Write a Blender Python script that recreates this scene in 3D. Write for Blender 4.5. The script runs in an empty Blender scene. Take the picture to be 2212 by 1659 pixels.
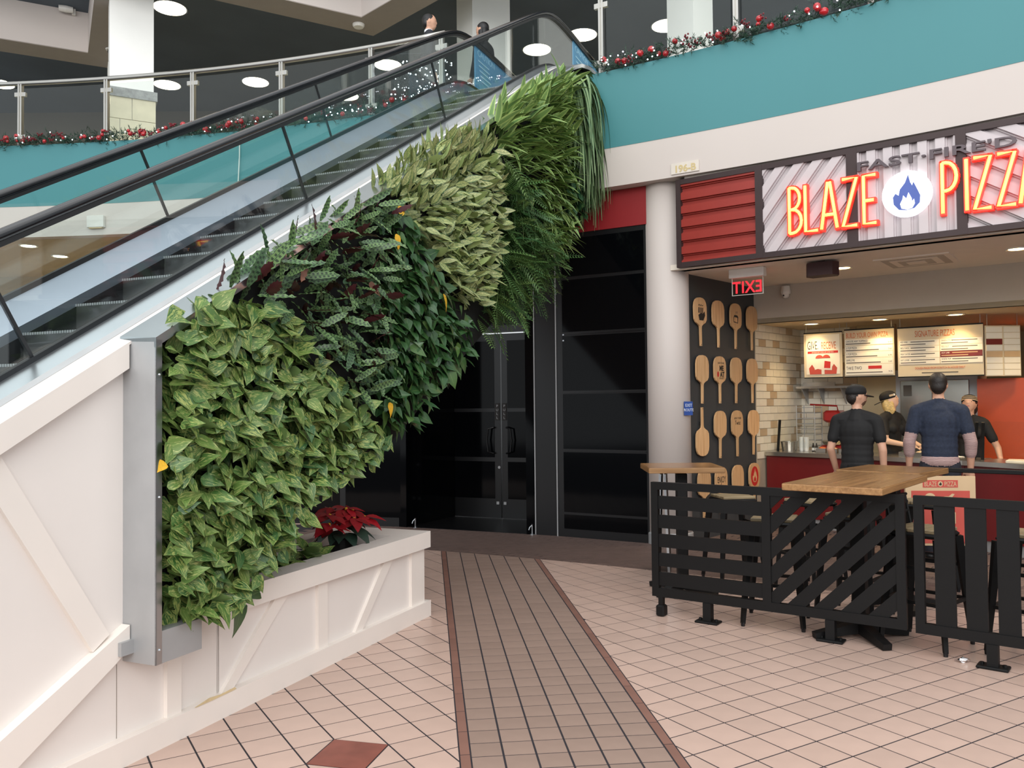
import bpy, math, random
import numpy as np
from mathutils import Matrix, Vector

RNG = random.Random(11)
NR = np.random.RandomState(11)
SC = bpy.context.scene
COL = SC.collection
PI = math.pi
rad = math.radians

# ------------------------------------------------------------------ camera
F_PX, CAM_H, PITCH, ROLL = 1790.0, 1.6, rad(1.42), 0.0098
cam_d = bpy.data.cameras.new('camera')
cam_d.sensor_fit = 'HORIZONTAL'
cam_d.sensor_width = 36.0
cam_d.lens = F_PX / 2212.0 * 36.0
cam_d.clip_end = 200
cam = bpy.data.objects.new('camera', cam_d)
COL.objects.link(cam)
_fw = Vector((0, math.cos(PITCH), math.sin(PITCH)))
_u0 = Vector((0, -math.sin(PITCH), math.cos(PITCH)))
_r0 = Vector((1, 0, 0))
_up = _u0 * math.cos(ROLL) + _r0 * math.sin(ROLL)
_rt = _r0 * math.cos(ROLL) - _u0 * math.sin(ROLL)
cam.matrix_world = Matrix(((_rt.x, _up.x, -_fw.x, 0), (_rt.y, _up.y, -_fw.y, 0), (_rt.z, _up.z, -_fw.z, CAM_H), (0, 0, 0, 1)))
SC.camera = cam

# ------------------------------------------------------------------ world, skylight, exposure
w = bpy.data.worlds.new('atrium_daylight')
SC.world = w
w.use_nodes = True
w.node_tree.nodes['Background'].inputs[0].default_value = (0.93, 0.97, 1.0, 1)
w.node_tree.nodes['Background'].inputs[1].default_value = 1.08
sk = bpy.data.lights.new('skylight', 'AREA')
sk.shape = 'RECTANGLE'; sk.size = 15; sk.size_y = 12
sk.energy = 750
sk.color = (1.0, 0.985, 0.96)
sko = bpy.data.objects.new('skylight', sk)
COL.objects.link(sko)
sko.location = (-1.5, 2.5, 14.0)
cl = bpy.data.lights.new('rear_fill', 'AREA')       # added fill light, well behind the viewpoint, brightening upright faces turned this way
cl.shape = 'RECTANGLE'; cl.size = 22; cl.size_y = 8; cl.energy = 2600; cl.color = (1.0, 0.985, 0.965)
clo = bpy.data.objects.new('rear_fill', cl); COL.objects.link(clo)
clo.location = (-3.0, -10.0, 9.5); clo.rotation_euler = (rad(84), 0, 0)
vs = SC.view_settings
vs.view_transform = 'Standard'; vs.look = 'None'; vs.exposure = 0.0; vs.gamma = 1.0
vs.use_curve_mapping = False

# ------------------------------------------------------------------ materials
def lin(c):
    return tuple(((x / 255.0) / 12.92 if x / 255.0 <= 0.04045 else ((x / 255.0 + 0.055) / 1.055) ** 2.4) for x in c)

class NT:
    def __init__(s, m):
        s.m = m; s.t = m.node_tree; s.n = s.t.nodes; s.l = s.t.links
        s.b = s.n['Principled BSDF']
    def new(s, ty, **kw):
        nd = s.n.new(ty)
        for k, v in kw.items():
            if isinstance(k, str) and hasattr(nd, k): setattr(nd, k, v)
        return nd
    def math(s, op, a, b=None, c=None):
        nd = s.n.new('ShaderNodeMath'); nd.operation = op
        for i, x in enumerate((a, b, c)):
            if x is None: continue
            if isinstance(x, (int, float)): nd.inputs[i].default_value = x
            else: s.l.new(x, nd.inputs[i])
        return nd.outputs[0]
    def ramp(s, fac, stops):
        nd = s.n.new('ShaderNodeValToRGB')
        cr = nd.color_ramp
        while len(cr.elements) < len(stops): cr.elements.new(0.5)
        for e, (p, c) in zip(cr.elements, stops):
            e.position = p; e.color = (*c[:3], 1)
        s.l.new(fac, nd.inputs[0])
        return nd.outputs[0]
    def mix(s, fac, a, b):
        nd = s.n.new('ShaderNodeMix'); nd.data_type = 'RGBA'
        for sock, x in ((nd.inputs[0], fac), (nd.inputs[6], a), (nd.inputs[7], b)):
            if isinstance(x, (int, float)): sock.default_value = x
            elif isinstance(x, tuple): sock.default_value = (*x[:3], 1)
            else: s.l.new(x, sock)
        return nd.outputs[2]

def mat(name, rgb, rough=0.5, metal=0.0, var=0.06, scale=6.0, bump=0.0, bscale=None, emit=None, estr=0.0, spec=0.5, rnd=0.0, coat=0.0):
    m = bpy.data.materials.new(name); m.use_nodes = True
    t = NT(m); b = t.b
    b.inputs['Roughness'].default_value = rough
    b.inputs['Metallic'].default_value = metal
    b.inputs['Specular IOR Level'].default_value = spec
    b.inputs['Coat Weight'].default_value = coat
    c = lin(rgb)
    tc = t.new('ShaderNodeTexCoord')
    nz = t.new('ShaderNodeTexNoise'); nz.inputs['Scale'].default_value = scale; nz.inputs['Detail'].default_value = 4
    t.l.new(tc.outputs['Object'], nz.inputs['Vector'])
    dark = tuple(x * (1 - var) for x in c); lite = tuple(min(1, x * (1 + var)) for x in c)
    col = t.ramp(nz.outputs[0], [(0.3, dark), (0.7, lite)])
    if rnd:
        oi = t.new('ShaderNodeObjectInfo')
        hs = t.new('ShaderNodeHueSaturation')
        t.l.new(t.math('ADD', t.math('MULTIPLY', oi.outputs['Random'], 2 * rnd), 1 - rnd), hs.inputs['Value'])
        t.l.new(col, hs.inputs['Color']); col = hs.outputs[0]
    t.l.new(col, b.inputs['Base Color'])
    if bump:
        nb = t.new('ShaderNodeTexNoise'); nb.inputs['Scale'].default_value = bscale or scale * 6; nb.inputs['Detail'].default_value = 3
        t.l.new(tc.outputs['Object'], nb.inputs['Vector'])
        bp = t.new('ShaderNodeBump'); bp.inputs['Strength'].default_value = bump; bp.inputs['Distance'].default_value = 0.01
        t.l.new(nb.outputs[0], bp.inputs['Height']); t.l.new(bp.outputs[0], b.inputs['Normal'])
    if emit:
        b.inputs['Emission Color'].default_value = (*lin(emit), 1)
        b.inputs['Emission Strength'].default_value = estr
    return m

def glass_mat(name, tint, refl=1.0, rough=0.0, dirt=0.0):
    m = bpy.data.materials.new(name); m.use_nodes = True
    t = NT(m)
    tr = t.new('ShaderNodeBsdfTransparent'); tr.inputs[0].default_value = (*tint, 1)
    gl = t.new('ShaderNodeBsdfGlossy'); gl.inputs['Roughness'].default_value = rough; gl.inputs[0].default_value = (1, 1, 1, 1)
    lw = t.new('ShaderNodeLayerWeight'); lw.inputs[0].default_value = 0.5
    mx = t.new('ShaderNodeMixShader')
    sch = t.math('ADD', t.math('MULTIPLY', t.math('POWER', lw.outputs['Facing'], 5.0), 0.96), 0.04)   # Schlick reflectance of thin glass
    t.l.new(t.math('MULTIPLY', sch, refl), mx.inputs[0])
    t.l.new(tr.outputs[0], mx.inputs[1]); t.l.new(gl.outputs[0], mx.inputs[2])
    t.l.new(mx.outputs[0], t.n['Material Output'].inputs[0])
    return m

def wood_mat(name, c1, c2, rough=0.35, stretch=(2.0, 26.0, 26.0)):
    m = bpy.data.materials.new(name); m.use_nodes = True
    t = NT(m)
    tc = t.new('ShaderNodeTexCoord'); mp = t.new('ShaderNodeMapping'); mp.inputs['Scale'].default_value = stretch
    oi = t.new('ShaderNodeObjectInfo')
    t.l.new(tc.outputs['Object'], mp.inputs[0])
    cmb = t.new('ShaderNodeCombineXYZ'); t.l.new(t.math('MULTIPLY', oi.outputs['Random'], 50.0), cmb.inputs[0])
    t.l.new(cmb.outputs[0], mp.inputs['Location'])
    nz = t.new('ShaderNodeTexNoise'); nz.inputs['Scale'].default_value = 1.5; nz.inputs['Detail'].default_value = 5; nz.inputs['Distortion'].default_value = 0.6
    t.l.new(mp.outputs[0], nz.inputs['Vector'])
    col = t.ramp(nz.outputs[0], [(0.3, lin(c1)), (0.7, lin(c2))])
    hs = t.new('ShaderNodeHueSaturation'); t.l.new(t.math('ADD', t.math('MULTIPLY', oi.outputs['Random'], 0.25), 0.87), hs.inputs['Value'])
    t.l.new(col, hs.inputs['Color']); t.l.new(hs.outputs[0], t.b.inputs['Base Color'])
    t.b.inputs['Roughness'].default_value = rough
    return m

M = {}
M['white'] = mat('white_paint', (234, 226, 220), 0.45, var=0.02, scale=2.0, bump=0.02)
M['white_trim'] = mat('white_trim_paint', (238, 229, 221), 0.4, var=0.02, scale=3.0, bump=0.02)
M['fascia_white'] = mat('white_fascia_paint', (202, 192, 186), 0.55, var=0.015, scale=1.0)
M['teal'] = mat('teal_paint', (66, 130, 135), 0.5, var=0.02, scale=1.0)
M['grout'] = mat('grout', (40, 36, 42), 0.8, var=0.08, scale=20)
M['tile'] = mat('pink_floor_tile', (197, 169, 155), 0.32, var=0.05, scale=5, rnd=0.045, bump=0.015, bscale=8)
M['tile_red'] = mat('red_floor_tile', (132, 76, 64), 0.4, var=0.16, scale=9)
M['path_tile'] = mat('taupe_path_tile', (152, 129, 117), 0.42, var=0.07, scale=5, rnd=0.05)
M['path_border'] = mat('brown_border_tile', (134, 98, 86), 0.42, var=0.07, scale=5, rnd=0.06)
M['paver'] = mat('brown_paver', (108, 89, 82), 0.6, var=0.1, scale=6, rnd=0.1)
M['stain'] = mat('exposed_plaster', (214, 192, 150), 0.7, var=0.1, scale=30)
M['steel'] = mat('brushed_steel', (205, 210, 214), 0.28, 1.0, var=0.03, scale=3, bump=0.0)
M['deck_steel'] = mat('dull_deck_steel', (150, 158, 170), 0.35, 0.9, var=0.04, scale=3)
M['galv'] = mat('galvanised_steel', (176, 177, 178), 0.45, 0.4, var=0.06, scale=5)
M['rail_steel'] = mat('satin_rail_steel', (190, 188, 182), 0.3, 1.0, var=0.03)
M['black_rubber'] = mat('black_rubber', (18, 20, 24), 0.2, var=0.1, spec=0.45)
M['black_metal'] = mat('black_powder_coat', (11, 11, 12), 0.55, var=0.1, scale=14, bump=0.03, spec=0.3)
M['skirt'] = mat('black_skirt', (22, 24, 27), 0.4, var=0.1)
M['step_tread'] = mat('dark_step_tread', (92, 94, 96), 0.45, 0.5, var=0.15, scale=10)
M['step_riser'] = mat('dark_step_riser', (56, 58, 58), 0.5, 0.4, var=0.15, scale=10)
M['step_nose'] = mat('step_nose_edge', (150, 154, 156), 0.5, 0.3)
M['glass'] = glass_mat('balustrade_glass', (0.93, 0.965, 0.955), 0.9)
M['rail_glass'] = glass_mat('railing_glass', (0.94, 0.965, 0.955), 0.7)
M['clear_glass'] = glass_mat('clear_guard_glass', (0.97, 0.98, 0.97), 0.45)
M['decal'] = mat('blue_decal', (84, 150, 190), 0.35, var=0.02)
M['decal_text'] = mat('pale_blue_print', (160, 205, 228), 0.5)
M['dark_glass'] = mat('dark_storefront_glass', (6, 7, 9), 0.08, var=0.0, spec=0.14)
M['black_frame'] = mat('black_storefront_frame', (15, 15, 17), 0.35, var=0.05)
M['black_frame2'] = mat('charcoal_door_frame', (13, 13, 15), 0.3, var=0.05)
M['red_band'] = mat('red_header_paint', (138, 25, 30), 0.5, var=0.03)
M['beige_ceiling'] = mat('beige_soffit', (186, 170, 138), 0.7, var=0.03)
M['tan_wall'] = mat('tan_wall', (178, 160, 128), 0.7, var=0.04)
M['dark_ceiling'] = mat('charcoal_ceiling', (84, 93, 104), 0.8, var=0.1, scale=1)
M['upper_wall'] = mat('taupe_upper_wall', (96, 92, 84), 0.7, var=0.08, scale=0.6)
M['upper_dark'] = mat('dark_shopfront', (34, 36, 40), 0.5, var=0.1)
M['pier'] = mat('white_pier_paint', (240, 240, 236), 0.6, var=0.01)
M['stone'] = mat('cream_stone', (222, 212, 184), 0.6, var=0.05, scale=8)
M['stone_cap'] = mat('grey_marble_cap', (150, 152, 150), 0.4, var=0.25, scale=18)
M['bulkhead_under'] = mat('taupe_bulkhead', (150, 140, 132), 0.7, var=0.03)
M['lamp'] = mat('warm_lamp_lens', (255, 244, 214), 0.4, emit=(255, 240, 205), estr=9.0)
M['lamp_warm'] = mat('amber_lamp_lens', (255, 226, 160), 0.4, emit=(255, 214, 140), estr=14.0)
M['soil'] = mat('planter_soil', (84, 54, 44), 0.9, var=0.3, scale=30, bump=0.5)
M['felt'] = mat('black_felt', (14, 17, 16), 0.9, var=0.2, scale=20)
M['poinsettia'] = mat('poinsettia_red', (158, 20, 32), 0.5, var=0.2, scale=10, rnd=0.2)
M['leaf_dark'] = mat('poinsettia_leaf', (40, 62, 50), 0.5, var=0.2, scale=10)
M['pot'] = mat('dark_pot', (30, 30, 30), 0.5)
M['wood_table'] = wood_mat('butcher_block', (116, 80, 46), (162, 118, 72), 0.25, (1.2, 16.0, 16.0))
M['wood_edge'] = wood_mat('table_edge_wood', (128, 92, 56), (166, 126, 82), 0.4)
M['seat_wood'] = wood_mat('stool_seat_wood', (126, 110, 84), (160, 142, 110), 0.45)
M['peel_wood'] = wood_mat('peel_maple', (196, 150, 104), (224, 184, 138), 0.45, (30.0, 30.0, 1.6))
M['print_black'] = mat('black_print', (34, 30, 28), 0.6)
M['print_red'] = mat('red_print', (196, 44, 40), 0.6)
M['print_grey'] = mat('grey_print', (96, 90, 82), 0.6)
M['print_orange'] = mat('orange_print', (206, 112, 60), 0.6)
M['slate'] = mat('slate_wall', (58, 60, 62), 0.6, var=0.06, scale=2)
M['shop_ceiling'] = mat('shop_ceiling_paint', (236, 226, 212), 0.7, var=0.02)
M['header'] = mat('greige_header_paint', (188, 178, 164), 0.7, var=0.02)
M['kitchen_ceiling'] = mat('cream_kitchen_ceiling', (214, 196, 160), 0.7, var=0.02)
M['subway_white'] = mat('cream_subway_tile', (232, 224, 206), 0.15, var=0.03, rnd=0.04)
M['subway_tan'] = mat('tan_subway_tile', (196, 172, 140), 0.15, var=0.05, rnd=0.06)
M['subway_grout'] = mat('subway_grout', (176, 162, 142), 0.7)
M['counter_red'] = mat('counter_red_panel', (112, 24, 26), 0.4, var=0.05)
M['counter_top'] = mat('counter_steel', (176, 172, 164), 0.25, 0.9)
M['orange_oven'] = mat('orange_oven_panel', (196, 76, 30), 0.35, var=0.04)
M['beige_panel'] = mat('beige_kitchen_panel', (176, 158, 122), 0.5, var=0.03)
M['oven_dark'] = mat('oven_mouth', (24, 20, 18), 0.6)
M['board_cream'] = mat('menu_board_cream', (214, 200, 172), 0.45, var=0.02)
M['board_white'] = mat('menu_board_white', (240, 236, 224), 0.4, var=0.01)
M['board_red'] = mat('menu_board_red', (120, 40, 36), 0.4, var=0.02)
M['sign_frame'] = mat('sign_frame_brown', (58, 44, 44), 0.5, 0.3)
M['sign_white'] = mat('corrugated_white', (198, 188, 190), 0.4, 0.0, var=0.03)
M['sign_red'] = mat('corrugated_red', (150, 50, 42), 0.4, 0.1, var=0.06)
M['letter_red'] = mat('red_channel_letter', (226, 60, 40), 0.4, emit=(255, 44, 22), estr=.8)
M['neon'] = mat('amber_neon', (255, 214, 110), 0.4, emit=(255, 196, 80), estr=3.2)
M['logo_white'] = mat('backlit_logo', (250, 250, 255), 0.4, emit=(246, 248, 255), estr=1.6)
M['logo_blue'] = mat('logo_flame_blue', (72, 92, 160), 0.5, emit=(62, 84, 160), estr=0.25)
M['letter_grey'] = mat('grey_raised_letter', (84, 74, 78), 0.4, 0.4)
M['plate_cream'] = mat('number_plate', (214, 205, 194), 0.5)
M['number_gold'] = mat('number_gold', (200, 180, 130), 0.5)
M['exit_red'] = mat('exit_red_glow', (235, 40, 50), 0.4, emit=(255, 36, 48), estr=1.6)
M['plastic_white'] = mat('white_plastic', (222, 218, 212), 0.4)
M['exit_blue'] = mat('blue_sign', (52, 84, 158), 0.5)
M['exit_pale'] = mat('pale_sign_text', (220, 226, 238), 0.5)
M['speaker'] = mat('maroon_speaker', (58, 30, 30), 0.6)
M['red_enamel'] = mat('red_enamel', (150, 34, 34), 0.3)
M['clear_plastic'] = mat('frosted_plastic', (220, 222, 220), 0.3)
M['kraft'] = mat('kraft_board', (206, 176, 138), 0.7, var=0.04)
M['poster_red'] = mat('poster_red', (192, 78, 66), 0.6)
M['bauble'] = mat('red_bauble', (170, 20, 30), 0.15, var=0.1, coat=0.5, rnd=0.2)
M['berry'] = mat('dark_berry', (112, 22, 34), 0.3, rnd=0.2)
M['pine'] = mat('pine_needles', (38, 66, 50), 0.6, var=0.35, scale=14)
M['fairy'] = mat('fairy_light', (255, 255, 255), 0.4, emit=(235, 242, 255), estr=14.0)
M['foil'] = mat('silver_foil', (220, 220, 222), 0.25, 1.0)
M['yellow_leaf'] = mat('yellow_leaf', (226, 176, 44), 0.5, var=0.15)
M['brown_leaf'] = mat('brown_leaf', (110, 70, 52), 0.6, var=0.2)
M['stem'] = mat('green_stem', (120, 150, 80), 0.5)
M['white_cord'] = mat('white_cord', (214, 220, 214), 0.5)
# people
M['skin'] = mat('skin', (206, 158, 132), 0.5, var=0.04, scale=20)
M['skin2'] = mat('skin_light', (224, 182, 156), 0.5, var=0.03, scale=20)
M['hair_dark'] = mat('dark_hair', (34, 26, 22), 0.5, var=0.3, scale=60, bump=0.4, bscale=120)
M['hair_black'] = mat('black_hair', (16, 15, 17), 0.4, var=0.3, scale=60, bump=0.4, bscale=120)
M['hair_blonde'] = mat('blonde_hair', (222, 188, 120), 0.45, var=0.25, scale=60, bump=0.4, bscale=120)
M['beard'] = mat('brown_beard', (92, 62, 46), 0.7, var=0.3, scale=90)
M['cloth_black'] = mat('black_cotton', (20, 19, 20), 0.8, var=0.15, scale=12, bump=0.15, bscale=30)
M['cloth_navy'] = mat('navy_denim', (36, 44, 62), 0.85, var=0.2, scale=40, bump=0.2, bscale=60)
M['cloth_jeans'] = mat('dark_jeans', (34, 36, 46), 0.85, var=0.2, scale=30)
M['cloth_stripe'] = None
M['cloth_suit'] = mat('charcoal_suit', (30, 32, 40), 0.7, var=0.1)
M['cloth_white'] = mat('white_apron', (226, 218, 204), 0.8, var=0.05)
M['shirt_white'] = mat('white_collar', (228, 230, 238), 0.7)
M['shoe'] = mat('black_shoe', (18, 18, 18), 0.4)
M['cap_black'] = mat('black_cap', (22, 21, 22), 0.8)
M['eye'] = mat('dark_eye', (30, 24, 22), 0.3)
M['lips'] = mat('lips', (176, 96, 88), 0.5)
M['glove'] = mat('pale_glove', (226, 220, 212), 0.5)
def stripe_mat():
    m = bpy.data.materials.new('pink_striped_cotton'); m.use_nodes = True
    t = NT(m); tc = t.new('ShaderNodeTexCoord'); wv = t.new('ShaderNodeTexWave')
    wv.bands_direction = 'Z'; wv.inputs['Scale'].default_value = 22; wv.inputs['Distortion'].default_value = 1.5
    t.l.new(tc.outputs['Object'], wv.inputs[0])
    t.l.new(t.ramp(wv.outputs[1], [(0.35, lin((120, 92, 92))), (0.6, lin((206, 176, 170)))]), t.b.inputs['Base Color'])
    t.b.inputs['Roughness'].default_value = 0.85
    return m
M['cloth_stripe'] = stripe_mat()

def leaf_mat(kind, back=None, rough=0.38):
    """leaf colouring lives in leaf UV space (u across, v along) so it travels with each leaf"""
    m = bpy.data.materials.new('leaf_' + kind); m.use_nodes = True
    t = NT(m); b = t.b
    uv = t.new('ShaderNodeUVMap'); uv.uv_map = 'leaf'
    sp = t.new('ShaderNodeSeparateXYZ'); t.l.new(uv.outputs[0], sp.inputs[0])
    oi = t.new('ShaderNodeObjectInfo'); at = t.new('ShaderNodeAttribute'); at.attribute_name = 'rnd'
    r = t.math('FRACT', t.math('ADD', oi.outputs['Random'], at.outputs['Fac']))
    au = t.math('ABSOLUTE', t.math('SUBTRACT', t.math('MULTIPLY', sp.outputs[0], 2.0), 1.0))   # 0 midrib .. 1 edge
    v = sp.outputs[1]
    cv = t.new('ShaderNodeCombineXYZ')
    def noise(su, sv, seed, dist=0.0, detail=3):
        cb = t.new('ShaderNodeCombineXYZ')
        t.l.new(t.math('MULTIPLY', sp.outputs[0], su), cb.inputs[0])
        t.l.new(t.math('SUBTRACT', t.math('MULTIPLY', v, sv), t.math('MULTIPLY', au, 0.9)), cb.inputs[1])
        t.l.new(t.math('MULTIPLY', r, 97.0 + seed), cb.inputs[2])
        nz = t.new('ShaderNodeTexNoise'); nz.inputs['Scale'].default_value = 1.0; nz.inputs['Detail'].default_value = detail; nz.inputs['Distortion'].default_value = dist
        t.l.new(cb.outputs[0], nz.inputs['Vector'])
        return nz.outputs[0]
    if kind == 'pothos':
        base = t.ramp(r, [(0.0, lin((46, 84, 40))), (0.4, lin((70, 108, 50))), (0.75, lin((98, 124, 58))), (1.0, lin((52, 90, 52)))])
        cream = t.ramp(r, [(0.0, lin((160, 168, 92))), (1.0, lin((178, 180, 116)))])
        n1 = noise(9, 3.2, 3, 1.2)
        thr = t.math('ADD', t.math('MULTIPLY', r, 0.12), 0.47)
        f = t.ramp(t.math('SUBTRACT', n1, t.math('SUBTRACT', thr, 0.5)), [(0.47, (0, 0, 0)), (0.6, (0.85,) * 3)])
        col = t.mix(f, base, cream)
        col = t.mix(t.ramp(au, [(0.02, (0.35,) * 3), (0.09, (0, 0, 0))]), col, lin((150, 176, 96)))
    elif kind == 'calathea':
        base = t.ramp(r, [(0.0, lin((76, 108, 68))), (0.6, lin((108, 136, 82))), (1.0, lin((56, 86, 60)))])
        wob = t.math('ABSOLUTE', t.math('SUBTRACT', au, 0.42))
        ph = t.math('SINE', t.math('ADD', t.math('MULTIPLY', v, 50.0), t.math('MULTIPLY', t.math('GREATER_THAN', sp.outputs[0], 0.5), 2.0)))
        f = t.math('MULTIPLY', t.math('GREATER_THAN', ph, 0.0), t.math('LESS_THAN', wob, 0.27))
        col = t.mix(t.math('MULTIPLY', f, 0.85), base, lin((20, 38, 26)))
        col = t.mix(t.math('LESS_THAN', au, 0.07), col, lin((40, 74, 40)))
        col = t.mix(t.math('GREATER_THAN', au, 0.93), col, lin((44, 78, 44)))
    elif kind == 'aglaonema':
        base = t.ramp(r, [(0.0, lin((188, 190, 128))), (0.5, lin((176, 182, 114))), (1.0, lin((198, 194, 138)))])
        n1 = noise(14, 7, 9, 1.8)
        f = t.ramp(n1, [(0.42, (0, 0, 0)), (0.58, (0.85,) * 3)])
        col = t.mix(f, base, lin((74, 102, 58)))
        col = t.mix(t.ramp(t.math('ADD', au, t.math('MULTIPLY', n1, 0.25)), [(0.86, (0, 0, 0)), (1.0, (0.95,) * 3)]), col, lin((52, 88, 48)))
        col = t.mix(t.ramp(au, [(0.04, (0.8,) * 3), (0.10, (0, 0, 0))]), col, lin((74, 104, 58)))
    elif kind == 'philodendron':
        base = t.ramp(r, [(0.0, lin((32, 66, 36))), (0.5, lin((46, 82, 42))), (0.85, lin((38, 74, 48))), (1.0, lin((86, 114, 54)))])
        col = t.mix(t.ramp(noise(4, 3, 5), [(0.3, (0, 0, 0)), (0.8, (0.35,) * 3)]), base, lin((88, 124, 70)))
        col = t.mix(t.ramp(au, [(0.02, (0.5,) * 3), (0.08, (0, 0, 0))]), col, lin((110, 140, 84)))
    elif kind == 'dracaena':
        mid = t.ramp(r, [(0.0, lin((96, 130, 72))), (0.5, lin((114, 144, 80))), (1.0, lin((84, 118, 72)))])
        edge = t.ramp(r, [(0.0, lin((164, 186, 110))), (1.0, lin((142, 168, 98)))])
        col = t.mix(t.ramp(au, [(0.45, (0, 0, 0)), (0.7, (1, 1, 1))]), mid, edge)
    elif kind == 'fern':
        col = t.ramp(r, [(0.0, lin((58, 96, 56))), (0.6, lin((84, 116, 62))), (1.0, lin((104, 128, 70)))])
    elif kind == 'ivy':
        col = t.ramp(r, [(0.0, lin((32, 70, 48))), (0.7, lin((50, 92, 58))), (1.0, lin((88, 116, 60)))])
    else:  # spider
        mid = t.ramp(r, [(0.0, lin((168, 186, 140))), (1.0, lin((130, 156, 110)))])
        edge = t.ramp(r, [(0.0, lin((74, 108, 70))), (1.0, lin((96, 124, 86)))])
        col = t.mix(t.ramp(au, [(0.3, (0, 0, 0)), (0.5, (1, 1, 1))]), mid, edge)
    if back:
        gm = t.new('ShaderNodeNewGeometry')
        col = t.mix(gm.outputs['Backfacing'], col, lin(back))
    t.l.new(col, b.inputs['Base Color'])
    b.inputs['Roughness'].default_value = rough
    b.inputs['Specular IOR Level'].default_value = 0.45
    return m
for k, bk in (('pothos', (100, 124, 72)), ('calathea', (70, 30, 34)), ('aglaonema', (150, 168, 106)), ('philodendron', (80, 116, 70)),
              ('dracaena', None), ('fern', None), ('ivy', None), ('spider', None)):
    M[k] = leaf_mat(k, bk, 0.32 if k in ('philodendron', 'ivy') else 0.42)

# ------------------------------------------------------------------ mesh helpers
class MB:
    def __init__(s): s.v = []; s.f = []
    def add(s, vs, fs):
        o = len(s.v); s.v.extend([tuple(p) for p in vs]); s.f.extend([tuple(i + o for i in f) for f in fs]); return s
    def box(s, x0, x1, y0, y1, z0, z1):
        return s.add([(x0, y0, z0), (x1, y0, z0), (x1, y1, z0), (x0, y1, z0), (x0, y0, z1), (x1, y0, z1), (x1, y1, z1), (x0, y1, z1)],
                     [(0, 3, 2, 1), (4, 5, 6, 7), (0, 1, 5, 4), (1, 2, 6, 5), (2, 3, 7, 6), (3, 0, 4, 7)])
    def bbox(s, x0, x1, y0, y1, z0, z1, b=0.006):
        """box with chamfered vertical and top edges"""
        b = min(b, (x1 - x0) * .4, (y1 - y0) * .4, (z1 - z0) * .4)
        P = lambda d, z: [(x0 + d + b, y0 + d, z), (x1 - d - b, y0 + d, z), (x1 - d, y0 + d + b, z), (x1 - d, y1 - d - b, z), (x1 - d - b, y1 - d, z), (x0 + d + b, y1 - d, z), (x0 + d, y1 - d - b, z), (x0 + d, y0 + d + b, z)]
        vs = P(b, z0) + P(0, z0 + b) + P(0, z1 - b) + P(b, z1)
        fs = [tuple(range(7, -1, -1)), tuple(range(24, 32))]
        for k in range(3):
            for i in range(8):
                j = (i + 1) % 8; fs.append((k * 8 + i, k * 8 + j, k * 8 + 8 + j, k * 8 + 8 + i))
        return s.add(vs, fs)
    def prism(s, pts, z0, z1):
        n = len(pts)
        return s.add([(x, y, z0) for x, y in pts] + [(x, y, z1) for x, y in pts],
                     [tuple(range(n - 1, -1, -1)), tuple(range(n, 2 * n))] + [(i, (i + 1) % n, n + (i + 1) % n, n + i) for i in range(n)])
    def prism_y(s, pts, y0, y1):
        """polygon in (x,z), extruded in y; counter-clockwise seen from -y"""
        n = len(pts)
        return s.add([(x, y0, z) for x, z in pts] + [(x, y1, z) for x, z in pts],
                     [tuple(range(n)), tuple(range(2 * n - 1, n - 1, -1))] + [(i, n + i, n + (i + 1) % n, (i + 1) % n) for i in range(n)])
    def hexa(s, p):  # 8 points: bottom 4, top 4
        return s.add(p, [(0, 3, 2, 1), (4, 5, 6, 7), (0, 1, 5, 4), (1, 2, 6, 5), (2, 3, 7, 6), (3, 0, 4, 7)])
    def bar(s, p, q, w, h, up=(0, 0, 1), w2=None, h2=None):
        p = Vector(p); q = Vector(q); d = (q - p).normalized(); up = Vector(up)
        x = d.cross(up)
        if x.length < 1e-5: x = d.cross(Vector((0, 1, 0)))
        x.normalize(); y = x.cross(d)
        w2 = w if w2 is None else w2; h2 = h if h2 is None else h2
        c = lambda o, a, b: [tuple(o + x * (i * a / 2) + y * (j * b / 2)) for i, j in ((-1, -1), (1, -1), (1, 1), (-1, 1))]
        return s.add(c(p, w, h) + c(q, w2, h2), [(0, 1, 2, 3), (7, 6, 5, 4), (0, 4, 5, 1), (1, 5, 6, 2), (2, 6, 7, 3), (3, 7, 4, 0)])
    def tube(s, pts, r, n=8, cap=True):
        pts = [Vector(p) for p in pts]; m = len(pts); rr = r if isinstance(r, (list, tuple)) else [r] * m
        vs = []; fs = []; pu = None
        for i, p in enumerate(pts):
            d = (pts[min(i + 1, m - 1)] - pts[max(i - 1, 0)]).normalized()
            if pu is None:
                pu = Vector((0, 0, 1)) if abs(d.z) < 0.9 else Vector((1, 0, 0))
            x = d.cross(pu)
            x = x.normalized() if x.length > 1e-3 else px_
            px_ = x; y = x.cross(d)
            pu = y if y.length > 1e-3 else pu
            for k in range(n):
                a = 2 * PI * k / n
                vs.append(tuple(p + x * math.cos(a) * rr[i] + y * math.sin(a) * rr[i]))
        for i in range(m - 1):
            for k in range(n):
                k2 = (k + 1) % n; fs.append((i * n + k, i * n + k2, i * n + n + k2, i * n + n + k))
        if cap: fs += [tuple(range(n - 1, -1, -1)), tuple(range((m - 1) * n, m * n))]
        return s.add(vs, fs)
    def lathe(s, prof, n=20, c=(0, 0, 0)):
        vs = []; fs = []
        for r, z in prof:
            for k in range(n):
                a = 2 * PI * k / n; vs.append((c[0] + r * math.cos(a), c[1] + r * math.sin(a), c[2] + z))
        for i in range(len(prof) - 1):
            for k in range(n):
                k2 = (k + 1) % n; fs.append((i * n + k, i * n + k2, i * n + n + k2, i * n + n + k))
        fs += [tuple(range(n - 1, -1, -1)), tuple(range((len(prof) - 1) * n, len(prof) * n))]
        return s.add(vs, fs)
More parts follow.
